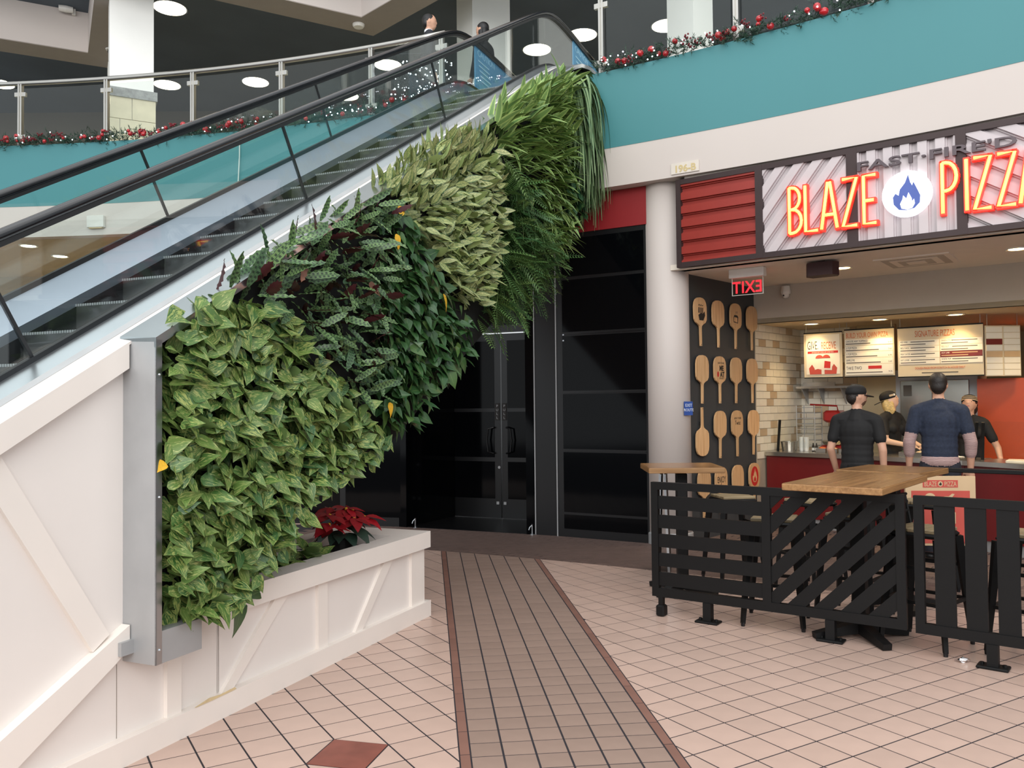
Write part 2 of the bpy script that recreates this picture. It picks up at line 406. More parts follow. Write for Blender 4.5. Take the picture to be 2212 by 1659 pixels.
    def ball(s, c, r, n=10, m=7):
        rx, ry, rz = r if isinstance(r, (tuple, list)) else (r, r, r)
        vs = [(c[0], c[1], c[2] - rz)]; fs = []
        for i in range(1, m):
            ph = -PI / 2 + PI * i / m
            for k in range(n):
                a = 2 * PI * k / n; vs.append((c[0] + rx * math.cos(ph) * math.cos(a), c[1] + ry * math.cos(ph) * math.sin(a), c[2] + rz * math.sin(ph)))
        vs.append((c[0], c[1], c[2] + rz)); L = len(vs) - 1
        for k in range(n): fs.append((0, 1 + (k + 1) % n, 1 + k))
        for i in range(m - 2):
            for k in range(n):
                k2 = (k + 1) % n; b = 1 + i * n; fs.append((b + k, b + k2, b + n + k2, b + n + k))
        b = 1 + (m - 2) * n
        for k in range(n): fs.append((b + k, b + (k + 1) % n, L))
        return s.add(vs, fs)
    def xform(s, mtx):
        s.v = [tuple(mtx @ Vector(p)) for p in s.v]; return s
    def mesh(s, name, m, smooth=False):
        me = bpy.data.meshes.new(name); me.from_pydata(s.v, [], s.f)
        if m is not None: me.materials.append(M[m] if isinstance(m, str) else m)
        if smooth: me.polygons.foreach_set('use_smooth', [True] * len(me.polygons))
        me.update(); return me
    def build(s, name, m, parent=None, smooth=False):
        return link(name, s.mesh(name, m, smooth), parent)

def link(name, me, parent=None, mtx=None):
    o = bpy.data.objects.new(name, me); COL.objects.link(o)
    if parent is not None: o.parent = parent
    if mtx is not None: o.matrix_basis = mtx
    return o

def tag(o, label=None, cat=None, group=None, kind=None):
    for k, v in (('label', label), ('category', cat), ('group', group), ('kind', kind)):
        if v: o[k] = v
    return o

def thing(name, label, cat, loc=(0, 0, 0), rotz=0.0, group=None):
    o = bpy.data.objects.new(name, None); COL.objects.link(o)
    o.empty_display_size = 0.2; o.location = loc; o.rotation_euler = (0, 0, rotz)
    return tag(o, label, cat, group)

def struct(name, mb, m, label=None, loc=None, rotz=0.0, cat='structure', smooth=False):
    o = mb.build(name, m, None, smooth)
    if loc is not None: o.location = loc; o.rotation_euler = (0, 0, rotz)
    return tag(o, label, cat, kind='structure')

def smooth_angle(o):
    o.data.polygons.foreach_set('use_smooth', [True] * len(o.data.polygons)); return o

def text_mesh(body, size, m, ext=0.003, align='CENTER', sx=1.0, bold=0.0, spacing=1.0):
    """mesh in the x-z plane, front towards -y, baseline at z = 0"""
    cu = bpy.data.curves.new('lettering', 'FONT'); cu.body = body; cu.size = size; cu.extrude = ext
    cu.align_x = align; cu.offset = bold; cu.space_character = spacing; cu.resolution_u = 3
    ob = bpy.data.objects.new('lettering', cu)
    me = bpy.data.meshes.new_from_object(ob)
    bpy.data.objects.remove(ob); bpy.data.curves.remove(cu)
    n = len(me.vertices); a = np.empty(n * 3, 'f'); me.vertices.foreach_get('co', a); a = a.reshape(-1, 3)
    b = np.stack([a[:, 0] * sx, -a[:, 2], a[:, 1]], 1).astype('f').ravel()
    me.vertices.foreach_set('co', b); me.materials.clear(); me.materials.append(M[m]); me.update()
    return me

def lettering(name, body, size, m, parent, at, ext=0.003, align='CENTER', sx=1.0, bold=0.0, spacing=1.0, rot=0.0, tilt=0.0, mirror=False):
    me = text_mesh(body, size, m, ext, align, sx * (-1 if mirror else 1), bold, spacing)
    if mirror: me.flip_normals()
    return link(name, me, parent, Matrix.Translation(at) @ Matrix.Rotation(rot, 4, 'Z') @ Matrix.Rotation(tilt, 4, 'X'))

def clip(poly, px, py, nx, ny):
    """keep the side where (p - P).n >= 0"""
    out = []
    for i in range(len(poly)):
        a = poly[i]; b = poly[(i + 1) % len(poly)]
        da = (a[0] - px) * nx + (a[1] - py) * ny; db = (b[0] - px) * nx + (b[1] - py) * ny
        if da >= 0: out.append(a)
        if (da >= 0) != (db >= 0):
            k = da / (da - db); out.append((a[0] + (b[0] - a[0]) * k, a[1] + (b[1] - a[1]) * k))
    return out

def area(poly):
    return 0.5 * sum(poly[i][0] * poly[(i + 1) % len(poly)][1] - poly[(i + 1) % len(poly)][0] * poly[i][1] for i in range(len(poly)))

# ------------------------------------------------------------------ reference lines of the place
# curved balcony edge (plan), measured in metres, camera above (0,0)
CX = np.array([-7.5, -6.7, -5.4, -4.1, -3.18, -1.87, -.886, 1.22, 1.56, 2.48, 3.23, 3.88, 4.49])
CY = np.array([12.05, 11.95, 11.75, 11.55, 11.30, 10.92, 10.556, 9.45, 9.23, 8.66, 8.15, 7.66, 7.16])
CC = np.polyfit(CX, CY, 3)
def cy(x):
    if x > 5.2: return float(np.polyval(CC, 5.2) + (x - 5.2) * np.polyval(np.polyder(CC), 5.2))
    if x < -8: return float(np.polyval(CC, -8) + (x + 8) * np.polyval(np.polyder(CC), -8))
    return float(np.polyval(CC, x))
def cur(x, off=0.0):
    """point on the balcony edge, moved off metres away from the atrium"""
    d = (cy(x + .01) - cy(x - .01)) / .02; L = math.hypot(d, 1)
    return (x - d / L * off, cy(x) + off / L)
TH = rad(23.0); EU = (math.sin(TH), math.cos(TH)); EN = (math.cos(TH), -math.sin(TH))
EROT = PI / 2 - TH
def EW(s, c, z=0.0): return (s * EU[0] + c * EN[0], s * EU[1] + c * EN[1], z)
class EF:
    """escalator frame: local x runs up the escalator (s), local y = -c, origin at s0, c0"""
    def __init__(s, s0, c0): s.s0 = s0; s.c0 = c0; s.loc = EW(s0, c0)
    def thing(s, name, label, cat, group=None): return thing(name, label, cat, s.loc, EROT, group)
    def __call__(s, a, c, z): return (a - s.s0, s.c0 - c, z)
SO = (1.88, 9.2); SROT = rad(-37.0); ST = (math.cos(SROT), math.sin(SROT)); SM = (-ST[1], ST[0])
def SW(a, b, z=0.0): return (SO[0] + a * ST[0] + b * SM[0], SO[1] + a * ST[1] + b * SM[1], z)
PEEL_O = (2.084, 9.6); PROT = PI / 2 - rad(43)
def PW(k, off=0.0, z=0.0):  # k along the peel wall, off = out from the wall into the shop
    d = (math.cos(PROT), math.sin(PROT)); return (PEEL_O[0] + k * d[0] + off * d[1], PEEL_O[1] + k * d[1] - off * d[0], z)
UP_Z, LOW_Z, TEAL_Z, CURB_Z, UPC_Z = 5.30, 4.10, 4.55, 5.45, 8.60

# ================================================================== FLOOR
floor = struct('floor', MB().box(-16, 12, -5, 22, -0.12, -0.0014), 'grout', 'pink square tiled mall floor with dark grout lines')
A_H = rad(59.0); GA = (math.sin(A_H), math.cos(A_H)); GB = (-GA[1], GA[0]); TP = 0.198
S_DIR = (-math.sin(rad(5.78)), math.cos(rad(5.78))); S_NR = (S_DIR[1], -S_DIR[0])   # path direction and its right side
S_P = (-0.243, 3.695)                                                                 # point on the left edge of the path
S_W = 1.004
def band(x): return cur(x, -1.22)                                                     # near edge of the curved paver band
def proj_size(x, y): return 1.0 / (max(0.5, y) ** 2)
def in_view(x, y, pad=0.25):
    return y > 2.7 and abs(x) < 0.66 * y + pad
tiles = []
full_me = None
for side, ph in ((-1, (0.69, 0.68)), (1, (0.40, 0.39))):
    for i in range(-8, 70):
        for j in range(-30, 75):
            a0 = (i + ph[0]) * TP; b0 = (j + ph[1]) * TP
            cxx = (a0 + TP / 2) * GA[0] + (b0 + TP / 2) * GB[0]; cyy = (a0 + TP / 2) * GA[1] + (b0 + TP / 2) * GB[1]
            if not (-7 < cxx < 8 and 2.2 < cyy < 11): continue
            dl = (cxx - S_P[0]) * S_NR[0] + (cyy - S_P[1]) * S_NR[1]
            if side < 0 and dl > 0.3: continue
            if side > 0 and dl < S_W - 0.3: continue
            if (cxx * EN[0] + cyy * EN[1]) < -3.4 and (cxx * EU[0] + cyy * EU[1]) < 5.4: continue     # under the escalator
            g = 0.0044
            q = [(a0 + g, b0 + g), (a0 + TP - g, b0 + g), (a0 + TP - g, b0 + TP - g), (a0 + g, b0 + TP - g)]
            if side < 0:                                          # four tiles cut back around the red diamond
                ci, cj = 6.69, 18.68
                if abs((a0 + TP / 2) / TP - ci) < 1 and abs((b0 + TP / 2) / TP - cj) < 1:
                    sx = 1 if (a0 + TP / 2) / TP > ci else -1; sy = 1 if (b0 + TP / 2) / TP > cj else -1
                    q = clip(q, (ci + sx * 1.03) * TP, cj * TP, sx * .7071, sy * .7071)
                    if len(q) < 3: continue
            w_ = [(a * GA[0] + b * GB[0], a * GA[1] + b * GB[1]) for a, b in q]
            n0 = len(w_)
            cut = len(q) != 4
            if side < 0: w2 = clip(w_, S_P[0] - .004 * S_NR[0], S_P[1] - .004 * S_NR[1], -S_NR[0], -S_NR[1])
            else: w2 = clip(w_, S_P[0] + (S_W + .004) * S_NR[0], S_P[1] + (S_W + .004) * S_NR[1], S_NR[0], S_NR[1])
            if len(w2) < 3: continue
            bx_, by_ = band(cxx); d = (cy(cxx + .01) - cy(cxx - .01)) / .02; L = math.hypot(d, 1)
            w2 = clip(w2, bx_, by_, d / L, -1 / L)
            if len(w2) < 3 or abs(area(w2)) < 2e-4: continue
            if area(w2) < 0: w2 = w2[::-1]
            cut = cut or len(w2) != 4 or abs(area(w2) - (TP - 2 * g) ** 2) > 1e-5
            tiles.append((proj_size(cxx, cyy) * abs(area(w2)) * (1 if in_view(cxx, cyy) else 0.001), cut, w2, (cxx, cyy)))
tiles.sort(key=lambda t: -t[0])
g = 0.0044; hs = TP / 2 - g
tile_me = MB().prism([(-hs, -hs), (hs, -hs), (hs, hs), (-hs, hs)], -0.02, 0.0).mesh('floor_tile', 'tile')
rest = MB()
for k, (sz, cut, w2, c) in enumerate(tiles):
    if k < 300:
        if cut:
            MB().prism([(x - c[0], y - c[1]) for x, y in w2], -0.02, 0.0).build('floor_tile', 'tile', floor).location = (c[0], c[1], 0)
        else:
            link('floor_tile', tile_me, floor, Matrix.Translation((c[0], c[1], 0)) @ Matrix.Rotation(PI / 2 - A_H, 4, 'Z'))
    else:
        rest.prism(w2, -0.02, 0.0)
tag(rest.build('floor_tiles_beyond', 'tile', floor), kind='stuff')
dc = [(6.69, 19.66), (5.71, 18.68), (6.69, 17.70), (7.67, 18.68)]
dw = [(a * TP * GA[0] + b * TP * GB[0], a * TP * GA[1] + b * TP * GB[1]) for a, b in dc]
MB().prism(dw if area(dw) > 0 else dw[::-1], -0.02, 0.001).build('diamond_tile', 'tile_red', floor)['label'] = 'mottled brick red diamond tile'

path = struct('trim_1', MB().hexa([(S_P[0] + k * S_NR[0] + t * S_DIR[0], S_P[1] + k * S_NR[1] + t * S_DIR[1], z) for z in (-0.03, -0.0010) for k, t in ((0, -1.5), (S_W, -1.5), (S_W, 6.6), (0, 6.6))]),
              'grout', 'straight taupe tile path with brown borders leading to the dark doors')
PT = 0.1505; gp = 0.005
path_me = MB().box(-PT / 2 + gp, PT / 2 - gp, -PT / 2 + .0042, PT / 2 - .0042, -0.02, 0.0005).mesh('path_tile', 'path_tile')
bord_me = MB().box(-.05 / 2 + .003, .05 / 2 - .003, -.27 / 2 + .004, .27 / 2 - .004, -0.02, 0.0005).mesh('border_tile', 'path_border')
srot = rad(5.78)
def on_path(k, t): return (S_P[0] + k * S_NR[0] + t * S_DIR[0], S_P[1] + k * S_NR[1] + t * S_DIR[1])
for r in range(-5, 42):
    for c in range(6):
        x, y = on_path(.05 + (c + .5) * PT, r * PT + .03)
        if y < band(x)[1] - .06: link('path_tile', path_me, path, Matrix.Translation((x, y, 0)) @ Matrix.Rotation(srot, 4, 'Z'))
for r in range(-3, 24):
    for k in (.025, S_W - .025):
        x, y = on_path(k, r * .27)
        if y < band(x)[1] - .1: link('border_tile', bord_me, path, Matrix.Translation((x, y, 0)) @ Matrix.Rotation(srot, 4, 'Z'))

# curved band of pavers along the shops
xs = np.arange(-2.6, 7.2, 0.02)
arc = [0.0]
for i in range(1, len(xs)): arc.append(arc[-1] + math.hypot(xs[i] - xs[i - 1], cy(xs[i]) - cy(xs[i - 1])))
def arc_x(a): return float(np.interp(a, arc, xs))
bm_ = MB()
for i in range(0, len(xs) - 10, 10):
    p = [cur(xs[i], -1.22), cur(xs[i + 10], -1.22), cur(xs[i + 10], 3.2), cur(xs[i], 3.2)]
    bm_.prism([p[0], p[1], p[2], p[3]], -0.05, -0.0006)
bandst = struct('trim_2', bm_, 'grout', 'curved band of small brown pavers along the shopfronts')
bl, bw = 0.2, 0.1
brick_me = MB().box(-bl / 2 + .003, bl / 2 - .003, -bw / 2 + .003, bw / 2 - .003, -0.02, 0.001).mesh('paver', 'paver')
br = []
for row in range(0, 44):
    off = -1.22 + (row + .5) * bw
    a = 0.1 + (0.1 if row % 2 else 0)
    while a < arc[-1] - .2:
        x = arc_x(a); p = cur(x, off)
        sgn = (p[0] - SO[0]) * SM[0] + (p[1] - SO[1]) * SM[1]
        if (off < 0.3 or (x > 1.6 and sgn < 2.3)):
            d = (cy(x + .01) - cy(x - .01)) / .02
            br.append((proj_size(*p) * (1 if in_view(*p) else .01), p, math.atan(d)))
        a += bl
br.sort(key=lambda t: -t[0])
rest = MB()
for k, (_, p, an) in enumerate(br):
    mt = Matrix.Translation((p[0], p[1], 0)) @ Matrix.Rotation(an, 4, 'Z')
    if k < 300: link('paver', brick_me, bandst, mt)
    else:
        t = MB().box(-bl / 2 + .003, bl / 2 - .003, -bw / 2 + .003, bw / 2 - .003, -0.02, 0.001).xform(mt); rest.add(t.v, t.f)
tag(rest.build('pavers_beyond', 'paver', bandst), kind='stuff')

# ================================================================== BALCONY EDGE, CEILINGS, UPPER STOREY
def curved_wall(x0, x1, z0, z1, o0, o1, step=.12):
    mb = MB(); n = max(2, int((x1 - x0) / step)); vs = []; fs = []
    for i in range(n + 1):
        x = x0 + (x1 - x0) * i / n
        for o in (o0, o1):
            p = cur(x, o); vs += [(p[0], p[1], z0), (p[0], p[1], z1)]
    for i in range(n):
        a = i * 4; b = a + 4
        fs += [(a, b, b + 1, a + 1), (a + 2, a + 3, b + 3, b + 2), (a, a + 2, b + 2, b), (a + 1, b + 1, b + 3, a + 3)]
    fs += [(0, 1, 3, 2), (n * 4, n * 4 + 2, n * 4 + 3, n * 4 + 1)]
    return mb.add(vs, fs)
XL1, XR0 = -0.72, 0.95
struct('wall_balcony_teal_left', curved_wall(-14, XL1, TEAL_Z, CURB_Z, 0, .18), 'teal', 'teal curved balcony band behind the escalator', smooth=False)
struct('wall_balcony_teal_right', curved_wall(XR0, 7.0, TEAL_Z, CURB_Z, 0, .18), 'teal', 'teal curved balcony band above the lit restaurant sign')
struct('wall_balcony_white_left', curved_wall(-14, XL1, LOW_Z, TEAL_Z, 0.004, .18), 'fascia_white', 'white curved fascia below the teal band behind the escalator')
fr = struct('wall_balcony_white_right', curved_wall(XR0, 7.0, LOW_Z, TEAL_Z, 0.004, .18), 'fascia_white', 'white curved fascia above the lit restaurant sign')
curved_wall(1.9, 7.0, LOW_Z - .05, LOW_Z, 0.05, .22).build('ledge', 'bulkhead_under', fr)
# slab, ground floor ceiling and upper ceiling
def back_poly(off, y1, x0=-14, x1=7.0):
    return [cur(x, off) for x in np.linspace(x0, x1, 50)] + [(x1 + 3, y1), (x0, y1)]
struct('floor_upper', MB().prism(back_poly(.17, 20), UP_Z - .3, UP_Z), 'stone', 'pale stone floor of the upper storey')
struct('ceiling_ground', MB().prism(back_poly(.17, 20, -14, 1.75), LOW_Z - .0, LOW_Z + .05), 'beige_ceiling', 'beige ground storey soffit under the balcony')
struct('ceiling_upper', MB().prism([(-16, 12.0), (-1.5, 12.0), (3, 10.5), (12, 6.0), (14, 21), (-16, 21)], UPC_Z, UPC_Z + .1), 'dark_ceiling', 'charcoal ceiling above the upper walkway')
struct('wall_upper_back', MB().box(-16, 14, 19.4, 19.6, UP_Z, UPC_Z), 'upper_wall', 'taupe shopfront wall at the back of the upper walkway')
ub = MB()
for x0 in (-13.2, -10.1, -3.1, 0.2, 3.4, 6.6): ub.box(x0, x0 + 2.6, 19.33, 19.42, UP_Z, UP_Z + 2.3)
struct('window_3', ub, 'upper_dark', 'dark shop windows at the back of the upper walkway')
struct('wall_ground_left', MB().box(-16, -2.8, 15.6, 15.8, 0, LOW_Z), 'tan_wall', 'tan wall at the back of the lower left arcade')
struct('floor_arcade', MB().prism([(-16, 12.6), (-8, 12.1), (-2.9, 11.3), (-2.9, 15.6), (-16, 15.6)], -.01, .002), 'tile', 'pink floor of the left arcade')
struct('wall_ground_left_base', MB().box(-16, -2.8, 15.52, 15.6, 0, 0.9), 'upper_wall', 'taupe lower panel of the left arcade wall')
# zig-zag bulkhead over the upper walkway
chain = [(-13, 11.7), (-7.44, 14.5), (-5.7, 11.4), (-2.38, 13.26), (0.35, 10.55)]
far = [(-13.2, 12.25), (-7.3, 15.2), (-5.55, 12.05), (-2.3, 13.93), (0.95, 10.65)]
bk = MB(); bu = MB()
for i in range(4):
    q = [chain[i], chain[i + 1], far[i + 1], far[i]]
    bk.prism(q, 7.9, 11.5)
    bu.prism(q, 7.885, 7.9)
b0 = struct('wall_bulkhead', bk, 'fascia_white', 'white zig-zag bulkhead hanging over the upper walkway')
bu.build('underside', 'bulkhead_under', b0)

def pier(name, label, loc, rz, wx, wy, z0, z1, stone=None):
    t = struct(name, MB().box(-wx / 2, wx / 2, -wy / 2, wy / 2, z0, z1), 'pier', label, (loc[0], loc[1], 0), rz)
    if stone:
        zs = z0 + stone; h = .335
        for r in range(4):
            nn = 2; o_ = (0.25 if r % 2 else 0.5) * (wx + .06)
            xs_ = [-(wx + .06) / 2, -(wx + .06) / 2 + o_, (wx + .06) / 2]
            for a_, b_ in zip(xs_, xs_[1:]):
                MB().box(a_ + .004, b_ - .004, -(wy / 2 + .03), wy / 2 + .03, z0 + r * h + .004, min(zs, z0 + (r + 1) * h) - .004).build('stone_block', 'stone', t)
        MB().box(-(wx / 2 + .05), wx / 2 + .05, -(wy / 2 + .05), wy / 2 + .05, zs, zs + .14).build('marble_cap', 'stone_cap', t)
    return t
pier('column_1', 'tall white square column with cream stone base behind the left railing', (-5.86, 12.72), rad(28), .61, .52, UP_Z, 11.5, 1.0)
pier('column_2', 'white pier behind the far escalator handrail', (-.43, 13.9), rad(28), .70, .62, UP_Z, 11.5)
pier('column_3', 'white pier above the right garland', (2.72, 12.3), rad(32), .40, .55, UP_Z, 11.5)
pier('column_4', 'pale grey pier just left of the stone based column', (-7.15, 15.1), rad(28), .42, .3, UP_Z, 8.0)

# ground storey round column
col_o = struct('column_5', MB().lathe([(.25, 0), (.25, LOW_Z)], 40), 'fascia_white', 'round white column between the dark shop and the restaurant', (1.80, 9.55, 0), smooth=False)
for p in col_o.data.polygons:
    if len(p.vertices) == 4: p.use_smooth = True
MB().lathe([(.262, 0), (.262, .12), (.25, .135)], 40).build('base_ring', 'galv', col_o)

# ================================================================== DARK SHOP
def wall_seg(name, p, q, z0, z1, m, label, th=.12, kind_cat='structure'):
    d = Vector((q[0] - p[0], q[1] - p[1])); L = d.length
    return struct(name, MB().box(0, L, 0, th, z0, z1), m, label, (p[0], p[1], 0), math.atan2(d.y, d.x)), L
A_, B_, C_, D_ = (-1.51, 10.99), (.277, 10.216), (.54, 10.09), (1.62, 9.46)
o, L = wall_seg('wall_dark_shop_right', C_, D_, 0, 3.66, 'black_frame', 'black panelled shopfront left of the round column')
rows = [(0.10, .27), (.30, 1.02), (1.06, 1.72), (1.76, 2.42), (2.47, 3.10), (3.14, 3.6)]
for a, b in rows: MB().box(.09, L - .1, -.006, .02, a, b).build('glass_pane', 'dark_glass', o)
for z in (1.04, 1.74, 2.445): MB().box(.09, L - .1, -.014, .0, z - .006, z + .006).build('glazing_bar', 'black_frame2', o)
MB().box(.1, .12, -.02, .0, 2.36, 2.375).build('latch', 'steel', o); MB().box(.1, .12, -.02, .0, 2.43, 2.445).build('latch', 'steel', o)
o, L = wall_seg('wall_dark_shop_post', B_, C_, 0, 3.66, 'black_frame', 'plain black pier beside the dark double doors')
MB().box(-.006, .006, -.012, .02, 0, 3.66).build('edge_trim', 'galv', o); MB().box(L - .006, L + .006, -.012, .02, 0, 3.66).build('edge_trim', 'galv', o)
o, L = wall_seg('wall_dark_shop_left', (-4.2, 11.75), A_, 0, 3.66, 'black_frame', 'black shopfront wall behind the white planter')
for k in range(3): MB().box(.12 + k * .95, .98 + k * .95, -.006, .02, .12, 3.5).build('glass_pane', 'dark_glass', o)
# recessed doors
dv = Vector((B_[0] - A_[0], B_[1] - A_[1])).normalized(); nv = Vector((-dv.y, dv.x))
A2 = (A_[0] + nv.x * 1.15 + dv.x * .12, A_[1] + nv.y * 1.15 + dv.y * .12); B2 = (B_[0] + nv.x * 1.15 - dv.x * .12, B_[1] + nv.y * 1.15 - dv.y * .12)
wall_seg('wall_alcove_left', A2, A_, 0, 3.66, 'dark_glass', 'dark side wall left of the recessed doors')
wall_seg('wall_alcove_right', B_, B2, 0, 3.66, 'dark_glass', 'dark side wall right of the recessed doors')
struct('floor_alcove', MB().prism([A_, B_, B2, A2], 0.0, .006), 'black_frame2', 'black floor of the recessed doorway')
o, L = wall_seg('wall_door_header', A2, B2, 2.62, 3.66, 'black_frame', 'black transom above the recessed double doors', .1)
MB().box(.08, L - .08, -.006, .02, 2.72, 3.56).build('glass_pane', 'dark_glass', o)
dl = (B2[0] - A2[0]) / L, (B2[1] - A2[1]) / L
for k, nm in ((0, 'left'), (1, 'right')):
    hl = L / 2
    px, py = A2[0] + dl[0] * hl * k, A2[1] + dl[1] * hl * k
    d = struct('door_%d' % (k + 1), MB().box(.01, hl - .006, 0, .05, .01, 2.6), 'black_frame2', '%s leaf of the recessed dark glass double door' % nm, (px, py, 0), math.atan2(dl[1], dl[0]), cat='structure')
    MB().box(.1, hl - .1, -.004, .01, 1.55, 2.5).build('upper_pane', 'dark_glass', d)
    MB().box(.1, hl - .1, -.004, .01, .86, 1.5).build('middle_pane', 'dark_glass', d)
    MB().box(.1, hl - .1, -.004, .01, .28, .8).build('lower_pane', 'dark_glass', d)
    hx = hl - .1 if k == 0 else .1
    s = -1 if k == 0 else 1
    hp = [(hx, 0, 1.28), (hx, -.05, 1.28), (hx + s * .07, -.07, 1.26), (hx + s * .09, -.07, 1.1), (hx + s * .07, -.07, .94), (hx, -.05, .92), (hx, 0, .92)]
    MB().tube(hp, .012, 8).build('pull_handle', 'black_frame', d)
    xx = hl - .055 if k == 0 else .055
    MB().box(xx - .035, xx + .035, -.008, 0, 1.38, 1.62).build('pull_label', 'print_black', d)
    for q, ch in enumerate('PULL'): lettering('pull_letter', ch, .05, 'galv', d, (xx, -.009, 1.565 - q * .055), .001)
    MB().box(xx - .02, xx + .02, -.012, .0, .2, .24).build('floor_bolt', 'galv', d)
    if k == 0: MB().lathe([(.02, 0), (.02, .012)], 12).xform(Matrix.Translation((hl - .03, 0, .72)) @ Matrix.Rotation(PI / 2, 4, 'X')).build('lock', 'galv', d)
for i, (p, lb) in enumerate((((-1.28, 10.86), 'small chrome door stop near the planter end'), ((.23, 10.2), 'small chrome door stop at the black pier'))):
    t = thing('door_stop', lb, 'door stop', (p[0], p[1], 0), 0, 'chrome door stops')
    MB().lathe([(.03, 0), (.03, .01), (.009, .02), (.009, .12), (.012, .13)], 10).build('stem', 'steel', t)
    MB().tube([(0, 0, .12), (-.03, 0, .09), (-.04, 0, .06)], .008, 6).build('catch', 'steel', t)
struct('trim_3', MB().prism([(-4.2, 11.72), (A_[0], A_[1] - .01), (B_[0], B_[1] - .01), (C_[0], C_[1] - .01), (D_[0], D_[1] - .02), (D_[0] + .1, D_[1] + .2), (-1.4, 11.3), (-4.1, 12.0)], 3.66, LOW_Z), 'red_band', 'red header band above the dark shopfront')

# ================================================================== RAILINGS ON THE BALCONY
def railing(name, label, xs_posts, x0, x1, z_top=6.40):
    bx = cur((x0 + x1) / 2, .09)
    t = thing(name, label, 'railing', (bx[0], bx[1], CURB_Z))
    loc = lambda x, off, z: (cur(x, off)[0] - bx[0], cur(x, off)[1] - bx[1], z - CURB_Z)
    smooth_angle(MB().tube([loc(x, .09, z_top) for x in np.linspace(x0, x1, 40)], .035, 12).build('handrail', 'rail_steel', t))
    for x in xs_posts:
        d = (cy(x + .01) - cy(x - .01)) / .02; an = math.atan(d)
        mt = Matrix.Translation(loc(x, .09, CURB_Z)) @ Matrix.Rotation(an, 4, 'Z')
        h = z_top - CURB_Z
        p = MB().box(-.03, -.006, -.03, .03, -.3 + .3, h - .02).box(.006, .03, -.03, .03, 0, h - .02).box(-.006, .006, -.012, .012, 0, h).xform(mt).build('post', 'rail_steel', t)
        MB().box(-.085, .085, -.02, .02, h - .2, h - .14).xform(mt).build('clamp', 'rail_steel', p)
        MB().box(-.085, .085, -.02, .02, .12, .18).xform(mt).build('clamp', 'rail_steel', p)
    for a, b in zip(xs_posts, xs_posts[1:]):
        n = 4; vs = []
        for i in range(n + 1):
            x = a + .05 + (b - a - .1) * i / n
            for o_ in (.084, .096):
                vs += [loc(x, o_, CURB_Z + .06), loc(x, o_, z_top - .08)]
        fs = []
        for i in range(n):
            q = i * 4; fs += [(q, q + 4, q + 5, q + 1), (q + 2, q + 3, q + 7, q + 6), (q, q + 2, q + 6, q + 4), (q + 1, q + 5, q + 7, q + 3)]
        fs += [(0, 1, 3, 2), (n * 4, n * 4 + 2, n * 4 + 3, n * 4 + 1)]
        MB().add(vs, fs).build('glass_pane', 'rail_glass', t)
    return t
railing('balcony_railing', 'steel and glass railing behind the escalator, left of the suited man', [-12.9, -11.55, -10.2, -8.85, -7.2, -5.87, -4.53, -3.18, -1.87, -.9], -12.9, -.85)
railing('balcony_railing', 'steel and glass railing along the teal band at right', [1.05, 2.4, 3.5, 4.5, 5.4, 6.2], 1.05, 6.25, 6.45)

# recessed round ceiling lamps of the upper storey
UL = [((-5.924, 14.336), 'round ceiling lamp beside the white bulkhead at the top of the photo'), ((-7.408, 17.785), 'round ceiling lamp just right of the stone based column'),
      ((-5.46, 17.68), 'round ceiling lamp over the middle of the left railing'), ((-2.484, 16.851), 'round ceiling lamp left of the suited man'),
      ((-.821, 17.442), 'round ceiling lamp seen beside the blue caution panel'), ((.558, 16.188), 'round ceiling lamp right of the white pier, above the escalator deck'),
      ((1.4, 15.551), 'round ceiling lamp behind the escalator top newel'), ((2.933, 15.2), 'round ceiling lamp half hidden by the pier over the right garland'),
      ((-3.676, 18.53), 'lowest round ceiling lamp, seen through the escalator glass'), ((-10.942, 17.644), 'round ceiling lamp at the left edge of the photo')]
for (x, y), lb in UL:
    t = thing('ceiling_lamp', lb, 'lamp', (x, y, UPC_Z), 0, 'round lamps in the charcoal ceiling')
    MB().lathe([(.27, -.012), (.27, 0.0)], 28).build('lens', 'lamp', t)
    MB().lathe([(.27, -.004), (.30, -.012), (.31, 0.0)], 28).build('rim', 'dark_ceiling', t)
for (x, y), lb in [((-7.364, 12.6), 'small recessed downlight in the beige soffit, nearer the white fascia'), ((-7.366, 13.49), 'small recessed downlight in the beige soffit, further back')]:
    t = thing('downlight', lb, 'lamp', (x, y, LOW_Z), 0, 'downlights in the beige soffit')
    ld = bpy.data.lights.new('downlight_beam', 'SPOT'); ld.energy = 420; ld.color = (1, .86, .64); ld.spot_size = rad(120); ld.spot_blend = .6; ld.shadow_soft_size = .08
    lo = bpy.data.objects.new('beam', ld); COL.objects.link(lo); lo.parent = t; lo.location = (0, 0, -.04)
    MB().lathe([(.1, -.012), (.1, 0)], 20).build('lens', 'lamp', t); MB().lathe([(.1, -.004), (.13, -.014), (.135, 0)], 20).build('rim', 'plastic_white', t)
# small fittings
t = thing('security_camera', 'small dome camera under the bulkhead left of the tall column', 'camera', (-6.95, 14.35, 7.88))
MB().lathe([(.09, -.02), (.1, 0)], 16).build('plate', 'plastic_white', t); MB().ball((0, 0, -.04), .065, 12, 8).build('dome', 'upper_dark', t)
t = thing('wall_lamp', 'pale bracket lamp on the white bulkhead at top left', 'lamp', (-7.62, 14.36, 8.55), rad(27))
MB().box(-.03, .03, -.03, .02, -.05, .05).build('bracket', 'plastic_white', t); MB().lathe([(.05, -.11), (.06, 0), (.05, .11)], 12).xform(Matrix.Translation((-.12, -.08, 0)) @ Matrix.Rotation(PI / 2, 4, 'Y')).build('head', 'plastic_white', t)
p = cur(-5.95, 0); t = thing('fascia_box', 'small white electrical box on the white fascia behind the escalator', 'box', (p[0], p[1], 4.2), math.atan((cy(-5.94) - cy(-5.96)) / .02))
